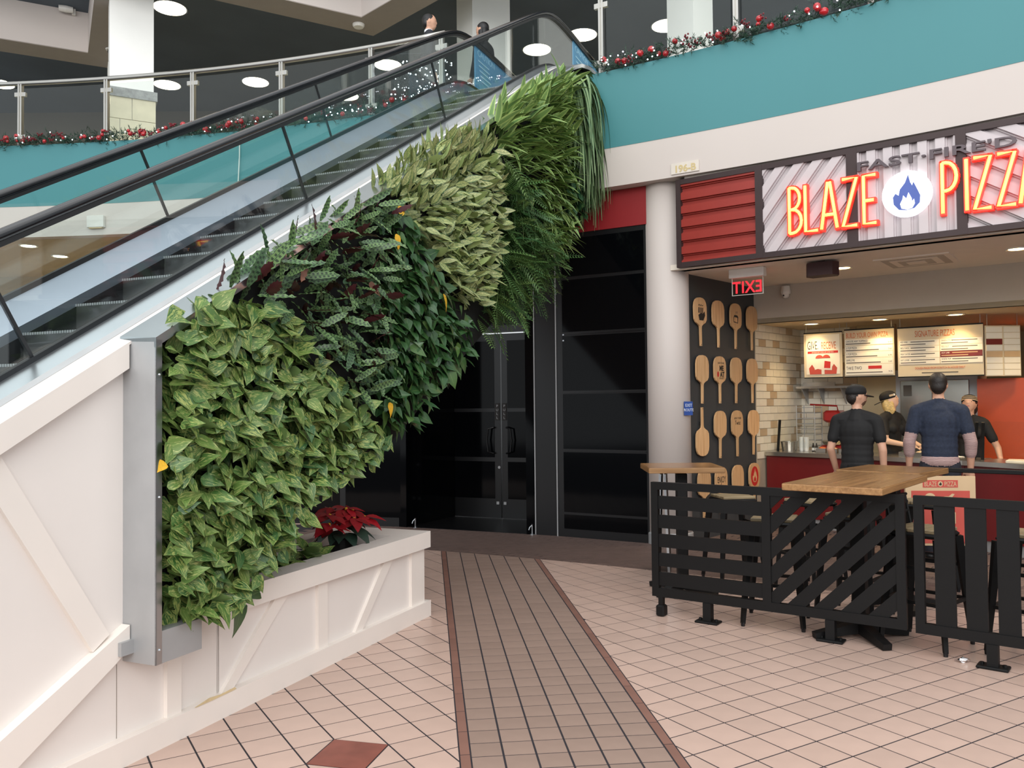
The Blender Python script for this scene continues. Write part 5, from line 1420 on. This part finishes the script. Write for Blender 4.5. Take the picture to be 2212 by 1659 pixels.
MB().box(-.15, 1.9, 0, 1.6, 0, 1.86).build('body', 'orange_oven', t); MB().box(.42, 1.3, -.012, .0, 1.25, 1.52).build('mouth', 'oven_dark', t); MB().box(.38, 1.34, -.02, -.005, 1.20, 1.25).build('mouth_sill', 'counter_top', t)
MB().box(.5, 1.9, .02, 1.4, 1.86, 2.14).build('hood', 'upper_dark', t); MB().box(.36, .38, -.006, 0, .2, 1.84).build('panel_joint', 'oven_dark', t)
t = sthing('prep_table', 'steel prep table with stacked boxes beside the oven', 'table', 3.3, 2.6)
MB().box(-.35, .75, -.25, .25, .86, .9).build('top', 'counter_top', t)
for x, y in ((-.32, -.22), (.72, -.22), (.72, .22), (-.32, .22)): MB().box(x - .02, x + .02, y - .02, y + .02, 0, .86).build('leg', 'galv', t)
for k in range(4):
    o = MB().box(-.17, .17, -.17, .17, 0, .04).build('pizza_box', 'kraft' if k % 2 else 'board_cream'); o.location = SW(3.35, 2.6, .9 + k * .042); o.rotation_euler = (0, 0, SROT)
    tag(o, 'flat pizza box on the prep table, %s of the stack' % ('bottom', 'second', 'third', 'top')[k], 'box', 'pizza boxes on the prep table')
t = cthing('cutting_board', 'pale cutting board at the right end of the counter', 'board', 3.15, 1.45); MB().bbox(-.2, .2, -.14, .14, 0, .03).build('board', 'board_cream', t)
# menu boards
BB = 2.7
def board(name, label, a0, a1, z0, z1, m):
    t = sthing(name, label, 'menu board', a0, BB, z0); MB().box(0, a1 - a0, 0, .02, 0, z1 - z0).build('panel', m, t)
    for a in (.03, a1 - a0 - .03): MB().tube([(a, .01, z1 - z0), (a, .01, 2.62 - z0)], .004, 5).build('hanger', 'galv', t)
    MB().box(-.0, a1 - a0, -.006, .024, z1 - z0, z1 - z0 + .015).build('top_rail', 'black_metal', t); MB().box(0, a1 - a0, -.006, .024, -.012, 0).build('bottom_rail', 'black_metal', t)
    return t
t = board('gift_card_poster', 'poster reading GIVE RECEIVE with red gloved hands holding cards', .50, .99, 1.92, 2.50, 'board_cream')
MB().box(.03, .46, -.004, 0, .04, .56).build('poster', 'board_white', t)
lettering('headline', 'GIVE.', .155, 'print_black', t, (.045, -.005, .37), .001, 'LEFT', .40); lettering('headline', 'RECEIVE', .135, 'print_orange', t, (.225, -.005, .37), .001, 'LEFT', .385)
MB().box(.05, .44, -.006, -.004, .315, .345).build('red_strip', 'print_red', t); lettering('strip_text', 'BUY $25 IN GIFT CARDS, GET A FREE PIZZA', .02, 'board_white', t, (.245, -.0065, .322), .0005, sx=.72)
for sx in (-1, 1):
    MB().prism_y([(.245 + sx * x, z) for x, z in ([(.02, .04), (.17, .04), (.18, .12), (.14, .17), (.11, .12), (.02, .10)] if sx > 0 else [(.02, .10), (.11, .12), (.14, .17), (.18, .12), (.17, .04), (.02, .04)])], -.007, -.004).build('red_glove', 'poster_red', t)
    MB().prism_y([(.245 + sx * .045 + .05 * math.cos(k), .25 + .045 * math.sin(k)) for k in np.linspace(0, PI, 8)], -.007, -.004).build('red_thumb', 'poster_red', t)
MB().prism_y([(.14, .10), (.25, .13), (.22, .24), (.12, .21)], -.009, -.007).build('gift_card', 'board_white', t); MB().prism_y([(.23, .10), (.36, .09), (.37, .22), (.25, .24)], -.011, -.009).build('gift_card', 'board_white', t)
MB().prism_y([(.26, .12), (.34, .115), (.345, .20), (.27, .215)], -.0125, -.011).build('card_print', 'print_red', t)
t = board('build_menu_board', 'menu board headed BUILD YOUR OWN PIZZA with white price strips', 1.02, 1.62, 1.92, 2.515, 'board_cream')
lettering('headline', 'BUILD YOUR OWN PIZZA', .095, 'print_orange', t, (.02, -.003, .495), .001, 'LEFT', .46)
for k, (tx, z) in enumerate((('CHOOSE ANY TOPPINGS', .40), ('2-TOP PIZZA', .315), ('1-TOP PIZZA', .235), ('SIMPLE PIE', .155), ('TAKE TWO', .02))):
    h = .075 if k < 4 else .13
    s_ = MB().box(.01, .585, -.006, 0, z, z + h).build('price_strip', 'board_white', t)
    lettering('strip_title', tx, .038 if k < 4 else .06, 'print_black', s_, (.02, -.0065, z + h * .5), .0005, 'LEFT', .62); MB().box(.02, .02 + (.30, .40, .38, .42, .44)[k], -.0068, -.006, z + h * .16, z + h * .16 + .012).build('text_line', 'print_grey', s_)
    lettering('strip_price', ('8.45', '7.65', '6.95', '5.65', '9.25')[k], .026, 'print_black', s_, (.575, -.0065, z + h * .2), .0005, 'RIGHT')
MB().box(.29, .45, -.008, -.006, .09, .13).build('red_tag', 'print_red', t)
t = board('signature_menu_board', 'menu board headed SIGNATURE PIZZAS with two columns', 1.66, 2.60, 1.90, 2.50, 'board_cream')
lettering('headline', 'SIGNATURE PIZZAS', .11, 'print_orange', t, (.42, -.003, .485), .001, 'CENTER', .46)
for c_ in range(2):
    for k in range(4):
        x0 = .02 + c_ * .46; z = .375 - k * .075; red_ = c_ == 1 and k == 2
        s_ = MB().box(x0, x0 + .45, -.006, 0, z, z + .07).build('menu_strip', 'board_red' if red_ else 'board_white', t)
        lettering('strip_title', (('RED VINE', 'BBQ CHKN', 'MEAT EATER', 'ART LOVER'), ('GREEN STRIPE', 'VEG OUT', 'HOT LINK', 'WHITE TOP'))[c_][k], .028, 'board_white' if red_ else 'print_black', s_, (x0 + .012, -.0065, z + .042), .0005, 'LEFT', .7)
        MB().box(x0 + .13, x0 + .40, -.0068, -.006, z + .045, z + .055).build('text_line', 'kraft' if red_ else 'print_grey', s_); MB().box(x0 + .012, x0 + .30, -.0068, -.006, z + .014, z + .024).build('text_line', 'kraft' if red_ else 'print_grey', s_)
lettering('footer', 'DOUGH MADE FROM SCRATCH IN HOUSE DAILY', .04, 'print_orange', t, (.47, -.003, .085), .001, 'CENTER', .62); MB().box(.27, .67, -.002, 0, .035, .047).build('text_line', 'print_grey', t)
t = sthing('side_menu_board', 'narrow menu board turned away at the right of the signature board', 'menu board', 2.62, BB + .01, 1.88, None, rad(38)); MB().box(0, .42, 0, .02, 0, .60).build('panel', 'board_cream', t)
for k in range(8): MB().box(.01, .20, -.006, 0, .01 + k * .073, .075 + k * .073).build('price_strip', 'board_red' if k == 5 else ('board_white' if k != 3 else 'kraft'), t); MB().box(.22, .41, -.006, 0, .01 + k * .073, .075 + k * .073).build('price_strip', 'board_white' if k != 3 else 'kraft', t)
for a in (.03, .39): MB().tube([(a, .01, .6), (a, .01, .74)], .004, 5).build('hanger', 'galv', t)

# queue rail
t = sthing('queue_rail', 'black queue rail in front of the customers', 'rail', 1.72, .16)
MB().bbox(0, 3.0, -.03, .03, .93, .97).build('top_rail', 'black_metal', t)
for a in (.04, 2.0, 2.96): MB().box(a - .025, a + .025, -.025, .025, .01, .93).build('post', 'black_metal', t); MB().lathe([(.1, 0), (.1, .012), (.03, .02)], 14, (a, 0, 0)).build('foot', 'black_metal', t)

# ================================================================== SEATING AREA
FH, FB, FT = 1.003, .145, .042
def fence_frame(t, L):
    MB().box(0, L, -FT / 2, FT / 2, FH - .055, FH).build('top_rail', 'black_metal', t)
    MB().box(0, L, -FT / 2, FT / 2, FB, FB + .065).build('bottom_rail', 'black_metal', t)
    for x in (0, L - .055): MB().box(x, x + .055, -FT / 2, FT / 2, FB + .065, FH - .055).build('side_post', 'black_metal', t)
def fence_foot(t, x):
    f = MB().box(x - .03, x + .03, -.03, .03, .014, FB).build('foot_post', 'black_metal', t)
    MB().bbox(x - .085, x + .085, -.055, .055, 0, .016, .004).build('foot_plate', 'black_metal', f)
    for dx in (-.06, .06): MB().lathe([(.012, .016), (.012, .03)], 8, (x + dx, 0, 0)).build('bolt', 'black_metal', f)
f1h = math.atan2(-.577, .8166)
t = thing('fence_panel', 'black slatted fence panel with horizontal and diagonal boards', 'fence', (1.056, 6.32, 0), f1h)
L1 = 1.765; fence_frame(t, L1); mid = .875
MB().box(mid - .03, mid + .03, -FT / 2, FT / 2, FB + .065, FH - .055).build('middle_post', 'black_metal', t)
z = FH - .055 - .048
for k in range(5):
    MB().box(.055, mid - .03, -.012, .012, z - .098, z).build('slat', 'black_metal', t); z -= .143
for k in range(-3, 9):
    # boards at 45 degrees clipped to the right bay
    x0, x1, z0, z1 = mid + .03, L1 - .055, FB + .065, FH - .055
    off = x0 - .62 + k * .175
    q = [(off, z0 - .2), (off + .125, z0 - .2), (off + .125 + 1.3, z0 - .2 + 1.3), (off + 1.3, z0 - .2 + 1.3)]
    for px, pz, ax, az in ((x0, z0, 1, 0), (x1, z0, -1, 0), (x0, z0, 0, 1), (x0, z1, 0, -1)):
        q = clip(q, px, pz, ax, az)
        if len(q) < 3: break
    if len(q) >= 3 and abs(area(q)) > .002:
        if area(q) < 0: q = q[::-1]
        MB().prism_y(q, -.012, .012).build('slat', 'black_metal', t)
MB().bbox(.035, .10, -.04, .04, 0, FB - .06, .01).build('levelling_foot', 'black_metal', t); MB().box(.05, .085, -.02, .02, FB - .06, FB).build('foot_stub', 'black_metal', t)
for x in (.435, 1.295): fence_foot(t, x)
f2h = math.atan2(-.629, .777)
t = thing('fence_panel', 'black fence panel with upright boards at the right edge', 'fence', (2.527, 5.245, 0), f2h)
L2 = 1.765; fence_frame(t, L2)
x = .115
while x < L2 - .12:
    MB().box(x, min(x + .115, L2 - .055), -.012, .012, FB + .065, FH - .055).build('slat', 'black_metal', t); x += .17
for x in (.42, 1.3): fence_foot(t, x)
def bar_table(label, loc, rz, lx, ly, h=1.07):
    t = thing('bar_table', label, 'table', (loc[0], loc[1], 0), rz, 'tall wooden bar tables')
    n_ = max(4, int(ly / .08)); wd = ly / n_
    tp_ = MB().bbox(-lx / 2, lx / 2, -ly / 2, ly / 2, h - .045, h - .002, .004).build('tabletop', 'wood_edge', t)
    for k in range(n_): MB().box(-lx / 2 + .003, lx / 2 - .003, -ly / 2 + k * wd + .0006 + (.003 if k == 0 else 0), -ly / 2 + (k + 1) * wd - .0006 - (.003 if k == n_ - 1 else 0), h - .003, h).build('plank', 'wood_table', tp_)
    MB().box(-.22, .22, -.025, .025, h - .065, h - .045).build('support_plate', 'black_metal', t)
    MB().bbox(-.045, .045, -.045, .045, .05, h - .065, .008).build('pedestal', 'black_metal', t)
    for a in (PI / 4, 3 * PI / 4, 5 * PI / 4, 7 * PI / 4):
        MB().bar((.03 * math.cos(a), .03 * math.sin(a), .07), (.33 * math.cos(a), .33 * math.sin(a), .024), .075, .075, (0, 0, 1), .06, .04).build('foot', 'black_metal', t)
    return t
bar_table('bar table with wooden top overhanging the fence in front', (2.35, 5.665), rad(51), 1.14, .62)
bar_table('square bar table behind the overhanging one', (2.97, 6.5), rad(46), .66, .62)
bar_table('small bar table beside the round column', (1.43, 7.06), rad(-2), .62, .58)
def stool(label, loc, rz, back=False):
    t = thing('bar_stool', label, 'stool', (loc[0], loc[1], 0), rz, 'black metal bar stools')
    sh = .76; a = .15; f = .205
    MB().bbox(-a - .012, a + .012, -a - .012, a + .012, sh - .05, sh - .018, .012).build('seat_frame', 'black_metal', t)
    for k in range(3): MB().bbox(-a, a, -a + k * .1 + .002, -a + (k + 1) * .1 - .002, sh - .018, sh + .006, .004).build('seat_plank', 'seat_wood', t)
    for sx in (-1, 1):
        for sy in (-1, 1):
            MB().bar((sx * a, sy * a, sh - .05), (sx * f, sy * f, .02), .05, .05, (sx, -sy, 0), .026, .026).build('leg', 'black_metal', t)
            MB().lathe([(.014, 0), (.016, .03)], 8, (sx * f, sy * f, 0)).build('foot_cap', 'black_rubber', t)
    for z_, q in ((.30, .185), (.52, .168)):
        for s1 in ((-1, -1, 1, -1), (1, -1, 1, 1), (1, 1, -1, 1), (-1, 1, -1, -1)):
            if z_ > .4 and s1[1] == s1[3]: continue
            MB().bar((s1[0] * q, s1[1] * q, z_), (s1[2] * q, s1[3] * q, z_), .016, .022).build('stretcher', 'black_metal', t)
    if back:
        for sx in (-1, 1): MB().tube([(sx * (a - .01), a, sh - .02), (sx * (a - .01), a + .04, sh + .2)], .011, 6).build('back_post', 'black_metal', t)
        for z_ in (.09, .15, .2): MB().tube([(-a + .01, a + .02 + .1 * (z_ - .1), sh + z_), (a - .01, a + .02 + .1 * (z_ - .1), sh + z_)], .011, 6).build('back_rail', 'black_metal', t)
    return t
stool('bar stool behind the diagonal boards, left of the front table foot', (1.905, 6.07), rad(-24))
stool('bar stool standing in the gap between the two fence panels', (2.715, 5.50), rad(40), True)
stool('bar stool behind the upright boards at the right edge', (3.26, 5.22), rad(38))
stool('bar stool tucked behind the small table by the column', (1.98, 7.5), rad(10))
stool('bar stool on the far side of the front table', (2.55, 6.25), rad(46))
stool('bar stool at the far side of the square table', (3.42, 6.95), rad(46))
stool('bar stool between the square table and the queue rail', (2.55, 7.15), rad(30))
# A-frame seen edge on beside the small table
t = thing('a_frame_sign', 'folded silver edged A-frame sign standing behind the small bar table', 'sign', (1.42, 7.85, 0), rad(78))
for sy in (-1, 1):
    p = MB().hexa([(-.28, sy * .05 - .01, .02), (.28, sy * .05 - .01, .02), (.28, sy * .05 + .01, .02), (-.28, sy * .05 + .01, .02), (-.28, sy * .02 - .01, .93), (.28, sy * .02 - .01, .93), (.28, sy * .02 + .01, .93), (-.28, sy * .02 + .01, .93)]).build('panel', 'print_black', t)
    for x in (-.29, .29): MB().bar((x, sy * .05, 0.01), (x, sy * .02, .95), .022, .022).build('edge_profile', 'steel', p)
MB().box(-.06, .06, -.03, .03, .94, .97).build('hinge_cap', 'galv', t)
# poster board
t = thing('poster_board', 'kraft and red BLAZE PIZZA poster board standing behind the stool', 'poster', (3.83, 7.45, 0), rad(-6))
MB().box(-.30, .30, 0, .03, .30, .92).build('board', 'kraft', t); MB().box(-.25, .25, -.002, 0, .32, .79).build('red_field', 'poster_red', t)
for x in (-.22, .22): MB().bar((x, .02, .31), (x, .1, 0), .02, .02).build('leg', 'black_metal', t); MB().bar((x, .02, .31), (x, -.06, 0), .02, .02).build('leg', 'black_metal', t)
MB().box(-.15, .15, -.003, 0, .82, .885).build('logo_strip', 'poster_red', t); lettering('logo_text', 'BLAZE', .062, 'kraft', t, (-.085, -.004, .83), .0008, sx=.62); lettering('logo_text', 'PIZZA', .062, 'kraft', t, (.085, -.004, .83), .0008, sx=.62)
MB().prism_y([(.02 * math.cos(k), .852 + .024 * math.sin(k)) for k in np.linspace(0, 2 * PI, 16, endpoint=False)], -.004, -.003).build('logo_disc', 'kraft', t); MB().prism_y([(x * .11, .852 + z * .11) for x, z in flame[::-1]], -.005, -.004).build('logo_flame', 'print_black', t)
MB().prism_y([(-.09 + .05 * math.cos(k), .72 + .05 * math.sin(k)) for k in np.linspace(0, PI, 10)], -.004, -.002).build('drawing', 'kraft', t); MB().prism_y([(.03, .72), (.09, .72), (.12, .76), (.10, .765), (.07, .74), (.03, .74)], -.004, -.002).build('drawing', 'kraft', t); MB().prism_y([(.06, .60), (.08, .60), (.10, .70), (.05, .70)], -.004, -.002).build('drawing', 'kraft', t)
lettering('poster_text', 'H', .14, 'kraft', t, (.09, -.004, .50), .0008, sx=.8, bold=.003)
for dx, sl in ((.06, .05), (.12, -.05)): MB().prism_y([(dx, .36), (dx + .025, .36), (dx + .025 + sl, .46), (dx + sl, .46)], -.004, -.002).build('poster_stroke', 'kraft', t)
t = thing('crumpled_foil', 'small crumpled silver foil on the floor under the right fence', 'litter', (2.74, 5.10, 0))
fv = MB(); fv.ball((0, 0, .014), (.04, .022, .014), 8, 6); fv.v = [(x + G(0, .006), y + G(0, .005), max(0, z + G(0, .006))) for x, y, z in fv.v]; fv.build('foil', 'foil', t)

# ================================================================== PEOPLE
def person(name, label, loc, heading, height, pal, arms, head_yaw=0.0, head_tilt=0.0, hair='short', lean=0.0, extras=None, sleeve='short', female=False, hem=.86, apron=False, voxel=.0095):
    """local +y is forward. Everything is grown into one continuous skin, coloured by garment."""
    k_ = height / 1.78
    t = thing(name, label, 'person', loc, -rad(heading))
    prim = []   # (kind, data, material)
    S_ = lambda p: Vector((p[0] * k_, p[1] * k_, p[2] * k_))
    def cap(p, q, r1, r2, m): prim.append(('c', S_(p), S_(q), r1 * k_, r2 * k_, m))
    def ell(c, r, m, rot=None): prim.append(('e', S_(c), tuple(x * k_ for x in r), m, rot))
    sw = .165 if female else .19
    ly = lambda z: math.tan(lean) * max(0, z - .95)
    # legs and shoes
    for sx in (-1, 1):
        cap((sx * .095, 0, .90), (sx * .105, .01, .50), .088, .062, pal['legs']); cap((sx * .105, .01, .50), (sx * .105, -.015, .09), .060, .046, pal['legs'])
        cap((sx * .105, -.03, .045), (sx * .115, .15, .035), .045, .036, pal['shoe'])
    ell((0, 0, .95), (.165, .115, .12), pal['legs'])
    ell((0, ly(1.02), 1.02), (.162, .112, .12), pal['top']); ell((0, ly(1.15), 1.15), (.148 if female else .16, .105, .15), pal['top']); ell((0, ly(1.32) + .0, 1.32), (.165 if female else .185, .118, .16), pal['top'])
    ell((0, ly(1.085), 1.085), (.153 if female else .161, .109, .12), pal['top']); ell((0, ly(1.235), 1.235), (.156 if female else .173, .112, .14), pal['top'])
    if hem < .9: ell((0, 0, .95), (.172, .122, .095), pal.get('hem', pal['top']))
    if female: 
        for sx in (-1, 1): ell((sx * .075, ly(1.3) + .085, 1.30), (.065, .055, .065), pal['top'])
    sy = ly(1.43)
    cap((-sw + .03, sy, 1.43), (sw - .03, sy, 1.43), .068, .068, pal['top']); cap((0, sy, 1.43), (0, sy + .005, 1.50), .10, .062, pal['top']); [cap((sx * .05, sy, 1.49), (sx * .14, sy, 1.445), .045, .062, pal['top']) for sx in (-1, 1)]
    cap((0, sy + .0, 1.48), (0, sy + .018, 1.58), .053, .050, pal['skin'])
    # arms: elbow and wrist given for right (+x) and left
    for sx, (el, wr, curl) in zip((1, -1), arms):
        sh = Vector((sx * sw, sy, 1.42)); el = Vector(el); wr = Vector(wr)
        el.y += sy * .6; wr.y += sy * .4
        up = sh.lerp(el, .62)
        if sleeve == 'short':
            cap(sh, up, .066, .060, pal['top']); cap(up, el, .044, .040, pal['skin']); cap(el, wr, .041, .028, pal['skin'])
        elif sleeve == 'rolled':
            cap(sh, up, .070, .066, pal['top']); cap(up, el, .060, .056, pal['cuff']); cap(el, el.lerp(wr, .42), .057, .052, pal['cuff']); cap(el.lerp(wr, .42), wr, .040, .028, pal['skin'])
        else:
            cap(sh, el, .068, .054, pal['top']); cap(el, wr.lerp(el, .06), .053, .040, pal['top']); cap(el.lerp(wr, .9), wr, .028, .027, pal['skin'])
        hd = (wr - el).normalized(); side = hd.cross(Vector((0, 1, 0)) if abs(hd.y) < .8 else Vector((0, 0, -1)))
        side.normalize(); nrm = side.cross(hd)
        hm = pal.get('hand', pal['skin'])
        pc = wr + hd * .045
        prim.append(('c', S_(wr), S_(wr + hd * .075), .026 * k_, .030 * k_, hm))
        for fi, (off, ln, rr) in enumerate(((-.030, .070, .0085), (-.010, .080, .009), (.010, .075, .009), (.029, .060, .0082))):
            b0 = wr + hd * .078 + side * off; c1 = b0 + hd * ln * .5 + nrm * curl * .2 * ln; c2 = c1 + (hd * .6 + nrm * curl * .7).normalized() * ln * .5
            cap(b0 - hd * .02, c1, rr + .002, rr, hm); cap(c1, c2, rr, rr - .0012, hm)
        tb = wr + hd * .025 - side * .022 * 1.2; t1 = tb + (hd * .7 - side * .7 + nrm * .3).normalized() * .045; t2 = t1 + (hd * .95 - side * .2 + nrm * .2).normalized() * .035
        cap(tb, t1, .012, .010, hm); cap(t1, t2, .010, .0085, hm)
    # head in its own rotated frame
    nk = Vector((0, sy + .02, 1.57)); Rm = Matrix.Rotation(-rad(head_yaw), 3, 'Z') @ Matrix.Rotation(-rad(head_tilt), 3, 'X')
    def hp(p): return nk + Rm @ Vector(p)
    def hell(p, r, m): prim.append(('e', S_(hp(p)), tuple(x * k_ for x in r), m, Rm))
    hell((0, .005, .108), (.078, .097, .112), pal['skin']); hell((0, .035, .045), (.052, .055, .055), pal.get('jaw', pal['skin']))
    hell((0, .096, .092), (.013, .018, .022), pal['skin']); hell((0, .09, .05), (.022, .010, .010), pal.get('jaw', pal['skin']))
    for sx in (-1, 1): hell((sx * .076, .0, .095), (.010, .020, .030), pal['skin'])
    if hair == 'short':
        hell((0, -.012, .135), (.082, .096, .088), pal['hair']); hell((0, -.05, .09), (.072, .055, .075), pal['hair'])
    elif hair == 'long':
        hell((0, -.012, .135), (.084, .096, .088), pal['hair']); hell((0, -.06, .04), (.085, .05, .12), pal['hair'])
        for sx in (-1, 1): hell((sx * .068, -.005, .02), (.022, .035, .10), pal['hair'])
    elif hair == 'bob':
        hell((0, -.015, .13), (.092, .10, .095), pal['hair']); hell((0, -.05, .05), (.092, .065, .09), pal['hair'])
    # assemble rough union
    mb = MB()
    for p in prim:
        if p[0] == 'c':
            _, a, b, r1, r2, m = p
            d = (b - a); L = max(d.length, 1e-5); q = d.to_track_quat('Z', 'Y').to_matrix().to_4x4(); n = 12
            prof = [(r1 * math.cos(x), r1 * math.sin(x)) for x in (-1.45, -1.0, -.5, 0)] + [(r2 * math.cos(x), L + r2 * math.sin(x)) for x in (0, .5, 1.0, 1.45)]
            sub = MB().lathe(prof, n).xform(Matrix.Translation(a) @ q); mb.add(sub.v, sub.f)
        else:
            _, c, r, m, rot = p
            sub = MB().ball((0, 0, 0), r, 16, 10).xform(Matrix.Translation(c) @ (rot.to_4x4() if rot is not None else Matrix())); mb.add(sub.v, sub.f)
    me = mb.mesh('body_rough', None); ob = bpy.data.objects.new('body_rough', me); COL.objects.link(ob)
    rm = ob.modifiers.new('skin', 'REMESH'); rm.mode = 'VOXEL'; rm.voxel_size = voxel
    sm = ob.modifiers.new('soft', 'SMOOTH'); sm.factor = .5; sm.iterations = 5
    dg = bpy.context.evaluated_depsgraph_get(); body = bpy.data.meshes.new_from_object(ob.evaluated_get(dg)); bpy.data.objects.remove(ob)
    body.name = 'body'
    n = len(body.vertices); co = np.empty(n * 3, 'f'); body.vertices.foreach_get('co', co); co = co.reshape(-1, 3)
    npoly = len(body.polygons); ct_ = np.empty(npoly * 3, 'f'); body.polygons.foreach_get('center', ct_); ct_ = ct_.reshape(-1, 3)
    mats_ = []; best = np.full(npoly, 1e9); idx = np.zeros(npoly, int)
    for p in prim:
        m = p[5] if p[0] == 'c' else p[3]
        if m not in mats_: mats_.append(m)
        if p[0] == 'c':
            _, a, b, r1, r2, _m = p; a = np.array(a); d = np.array(b) - a; L2 = max(d @ d, 1e-9)
            h = np.clip(((ct_ - a) @ d) / L2, 0, 1); dist = np.linalg.norm(ct_ - a - h[:, None] * d, axis=1) - (r1 + (r2 - r1) * h)
        else:
            _, c, r, _m, rot = p; v = ct_ - np.array(c)
            if rot is not None: v = v @ np.array(rot)
            r = np.array(r); q = np.linalg.norm(v / r, axis=1); dist = (q - 1) * r.min()
        w_ = dist < best; best[w_] = dist[w_]; idx[w_] = mats_.index(m)
    body.materials.clear()
    for m in mats_: body.materials.append(M[m])
    body.polygons.foreach_set('material_index', idx.tolist()); body.polygons.foreach_set('use_smooth', [True] * npoly); body.update()
    link('body', body, t)
    HM = Matrix.Translation(S_(nk)) @ Rm.to_4x4() @ Matrix.Scale(k_, 4)
    for sx in (-1, 1): MB().ball((sx * .031, .083, .11), (.012, .008, .008), 8, 6).xform(HM).build('eye', 'eye', t)
    MB().ball((0, .094, .052), (.020, .006, .006), 8, 6).xform(HM).build('mouth', pal.get('lips', 'lips'), t)
    if extras: extras(t, HM, k_)
    return t
def cap_hat(backward=False, m='cap_black', pins=False, stripes=False):
    def f(t, HM, k_):
        prof = [(.094, 0), (.096, .03), (.09, .06), (.07, .085), (.035, .10), (.004, .104)]
        c = MB().lathe(prof, 20).xform(HM @ Matrix.Translation((0, -.008, .118)) @ Matrix.Diagonal((.95, 1.08, 1, 1))).build('cap_crown', m, t); smooth_angle(c)
        s = -1 if backward else 1; vs = []; 
        out = [(.085 * math.cos(a), .06 + .125 * math.sin(a)) for a in np.linspace(0, PI, 10)]
        mb = MB().prism(out, 0, .008).xform(HM @ Matrix.Translation((0, -.01, .118)) @ Matrix.Rotation(0 if s > 0 else PI, 4, 'Z') @ Matrix.Rotation(-.18, 4, 'X')); mb.build('cap_brim', m, t)
        if pins:
            MB().ball((.06, .068, .15), .016, 8, 6).xform(HM).build('pin', 'plastic_white', t); MB().box(.085, .092, .01, .06, .14, .165).xform(HM).build('badge', 'kraft', t)
        if stripes:
            for q in range(3): MB().lathe([(.098 - q * .004, .0), (.098 - q * .004, .010)], 20).xform(HM @ Matrix.Translation((0, -.008, .135 + q * .02)) @ Matrix.Diagonal((.95, 1.08, 1, 1))).build('cap_stripe', 'kraft', t)
    return f
down_arm = lambda sx, b=.0: ((sx * .245, -.01, 1.12), (sx * .25, .06 + b, .87), .35)
person('person', 'person in black polo shirt and black cap seen from behind at the counter', (3.47, 8.36, 0), 38, 1.76,
       dict(skin='skin', jaw='beard', top='cloth_black', legs='cloth_black', shoe='shoe', hair='hair_dark'), (((.25, -.02, 1.13), (.245, .03, .88), .4), ((-.255, -.03, 1.13), (-.24, .10, .90), .4)), head_yaw=52, extras=cap_hat(), hem=.85)
person('person', 'person in navy short sleeved shirt over striped sleeves seen from behind', (4.27, 8.30, 0), 22, 1.87,
       dict(skin='skin', top='cloth_navy', legs='cloth_jeans', shoe='shoe', hair='hair_dark', cuff='cloth_stripe', hem='cloth_stripe'), (((.262, -.02, 1.13), (.262, .05, .88), .4), ((-.262, -.02, 1.13), (-.262, .05, .88), .4)), head_yaw=4, sleeve='rolled', hem=.85)
person('person', 'blonde person in black shirt and cap working behind the counter', (4.70, 10.3, 0), 150, 1.72,
       dict(skin='skin2', top='cloth_black', legs='cloth_white', shoe='shoe', hair='hair_blonde'), (((.22, .08, 1.15), (.10, .30, 1.10), .5), ((-.22, .10, 1.15), (-.12, .33, 1.08), .5)), head_yaw=-38, head_tilt=-16, hair='long', female=True, extras=cap_hat(True, pins=True), hem=.85)
person('person', 'person in black with striped cap and pale glove behind the navy shirt', (5.35, 9.72, 0), 205, 1.66,
       dict(skin='skin', top='cloth_black', legs='cloth_white', shoe='shoe', hair='hair_dark', hand='glove'), (((.24, .12, 1.14), (.16, .30, 1.02), .4), ((-.30, .06, 1.12), (-.32, .20, .96), .4)), head_yaw=12, head_tilt=-14, hair='bob', female=True, lean=.12, extras=cap_hat(True, stripes=True), hem=.85)
person('person', 'person in dark suit walking on the upper walkway', (-1.13, 11.5, UP_Z), 78, 1.78,
       dict(skin='skin', top='cloth_suit', legs='cloth_suit', shoe='shoe', hair='hair_black'), (down_arm(1), down_arm(-1)), head_yaw=6, sleeve='long', hem=.85,
       extras=lambda t, HM, k_: MB().lathe([(.062, 0), (.058, .035)], 16).xform(HM @ Matrix.Translation((0, -.012, -.045))).build('collar', 'shirt_white', t))
person('person', 'dark haired person half hidden by the escalator handrail upstairs', (-.35, 11.5, UP_Z), 300, 1.66,
       dict(skin='skin', top='cloth_black', legs='cloth_jeans', shoe='shoe', hair='hair_black'), (down_arm(1), down_arm(-1)), hair='long', female=True, sleeve='long', hem=.85)
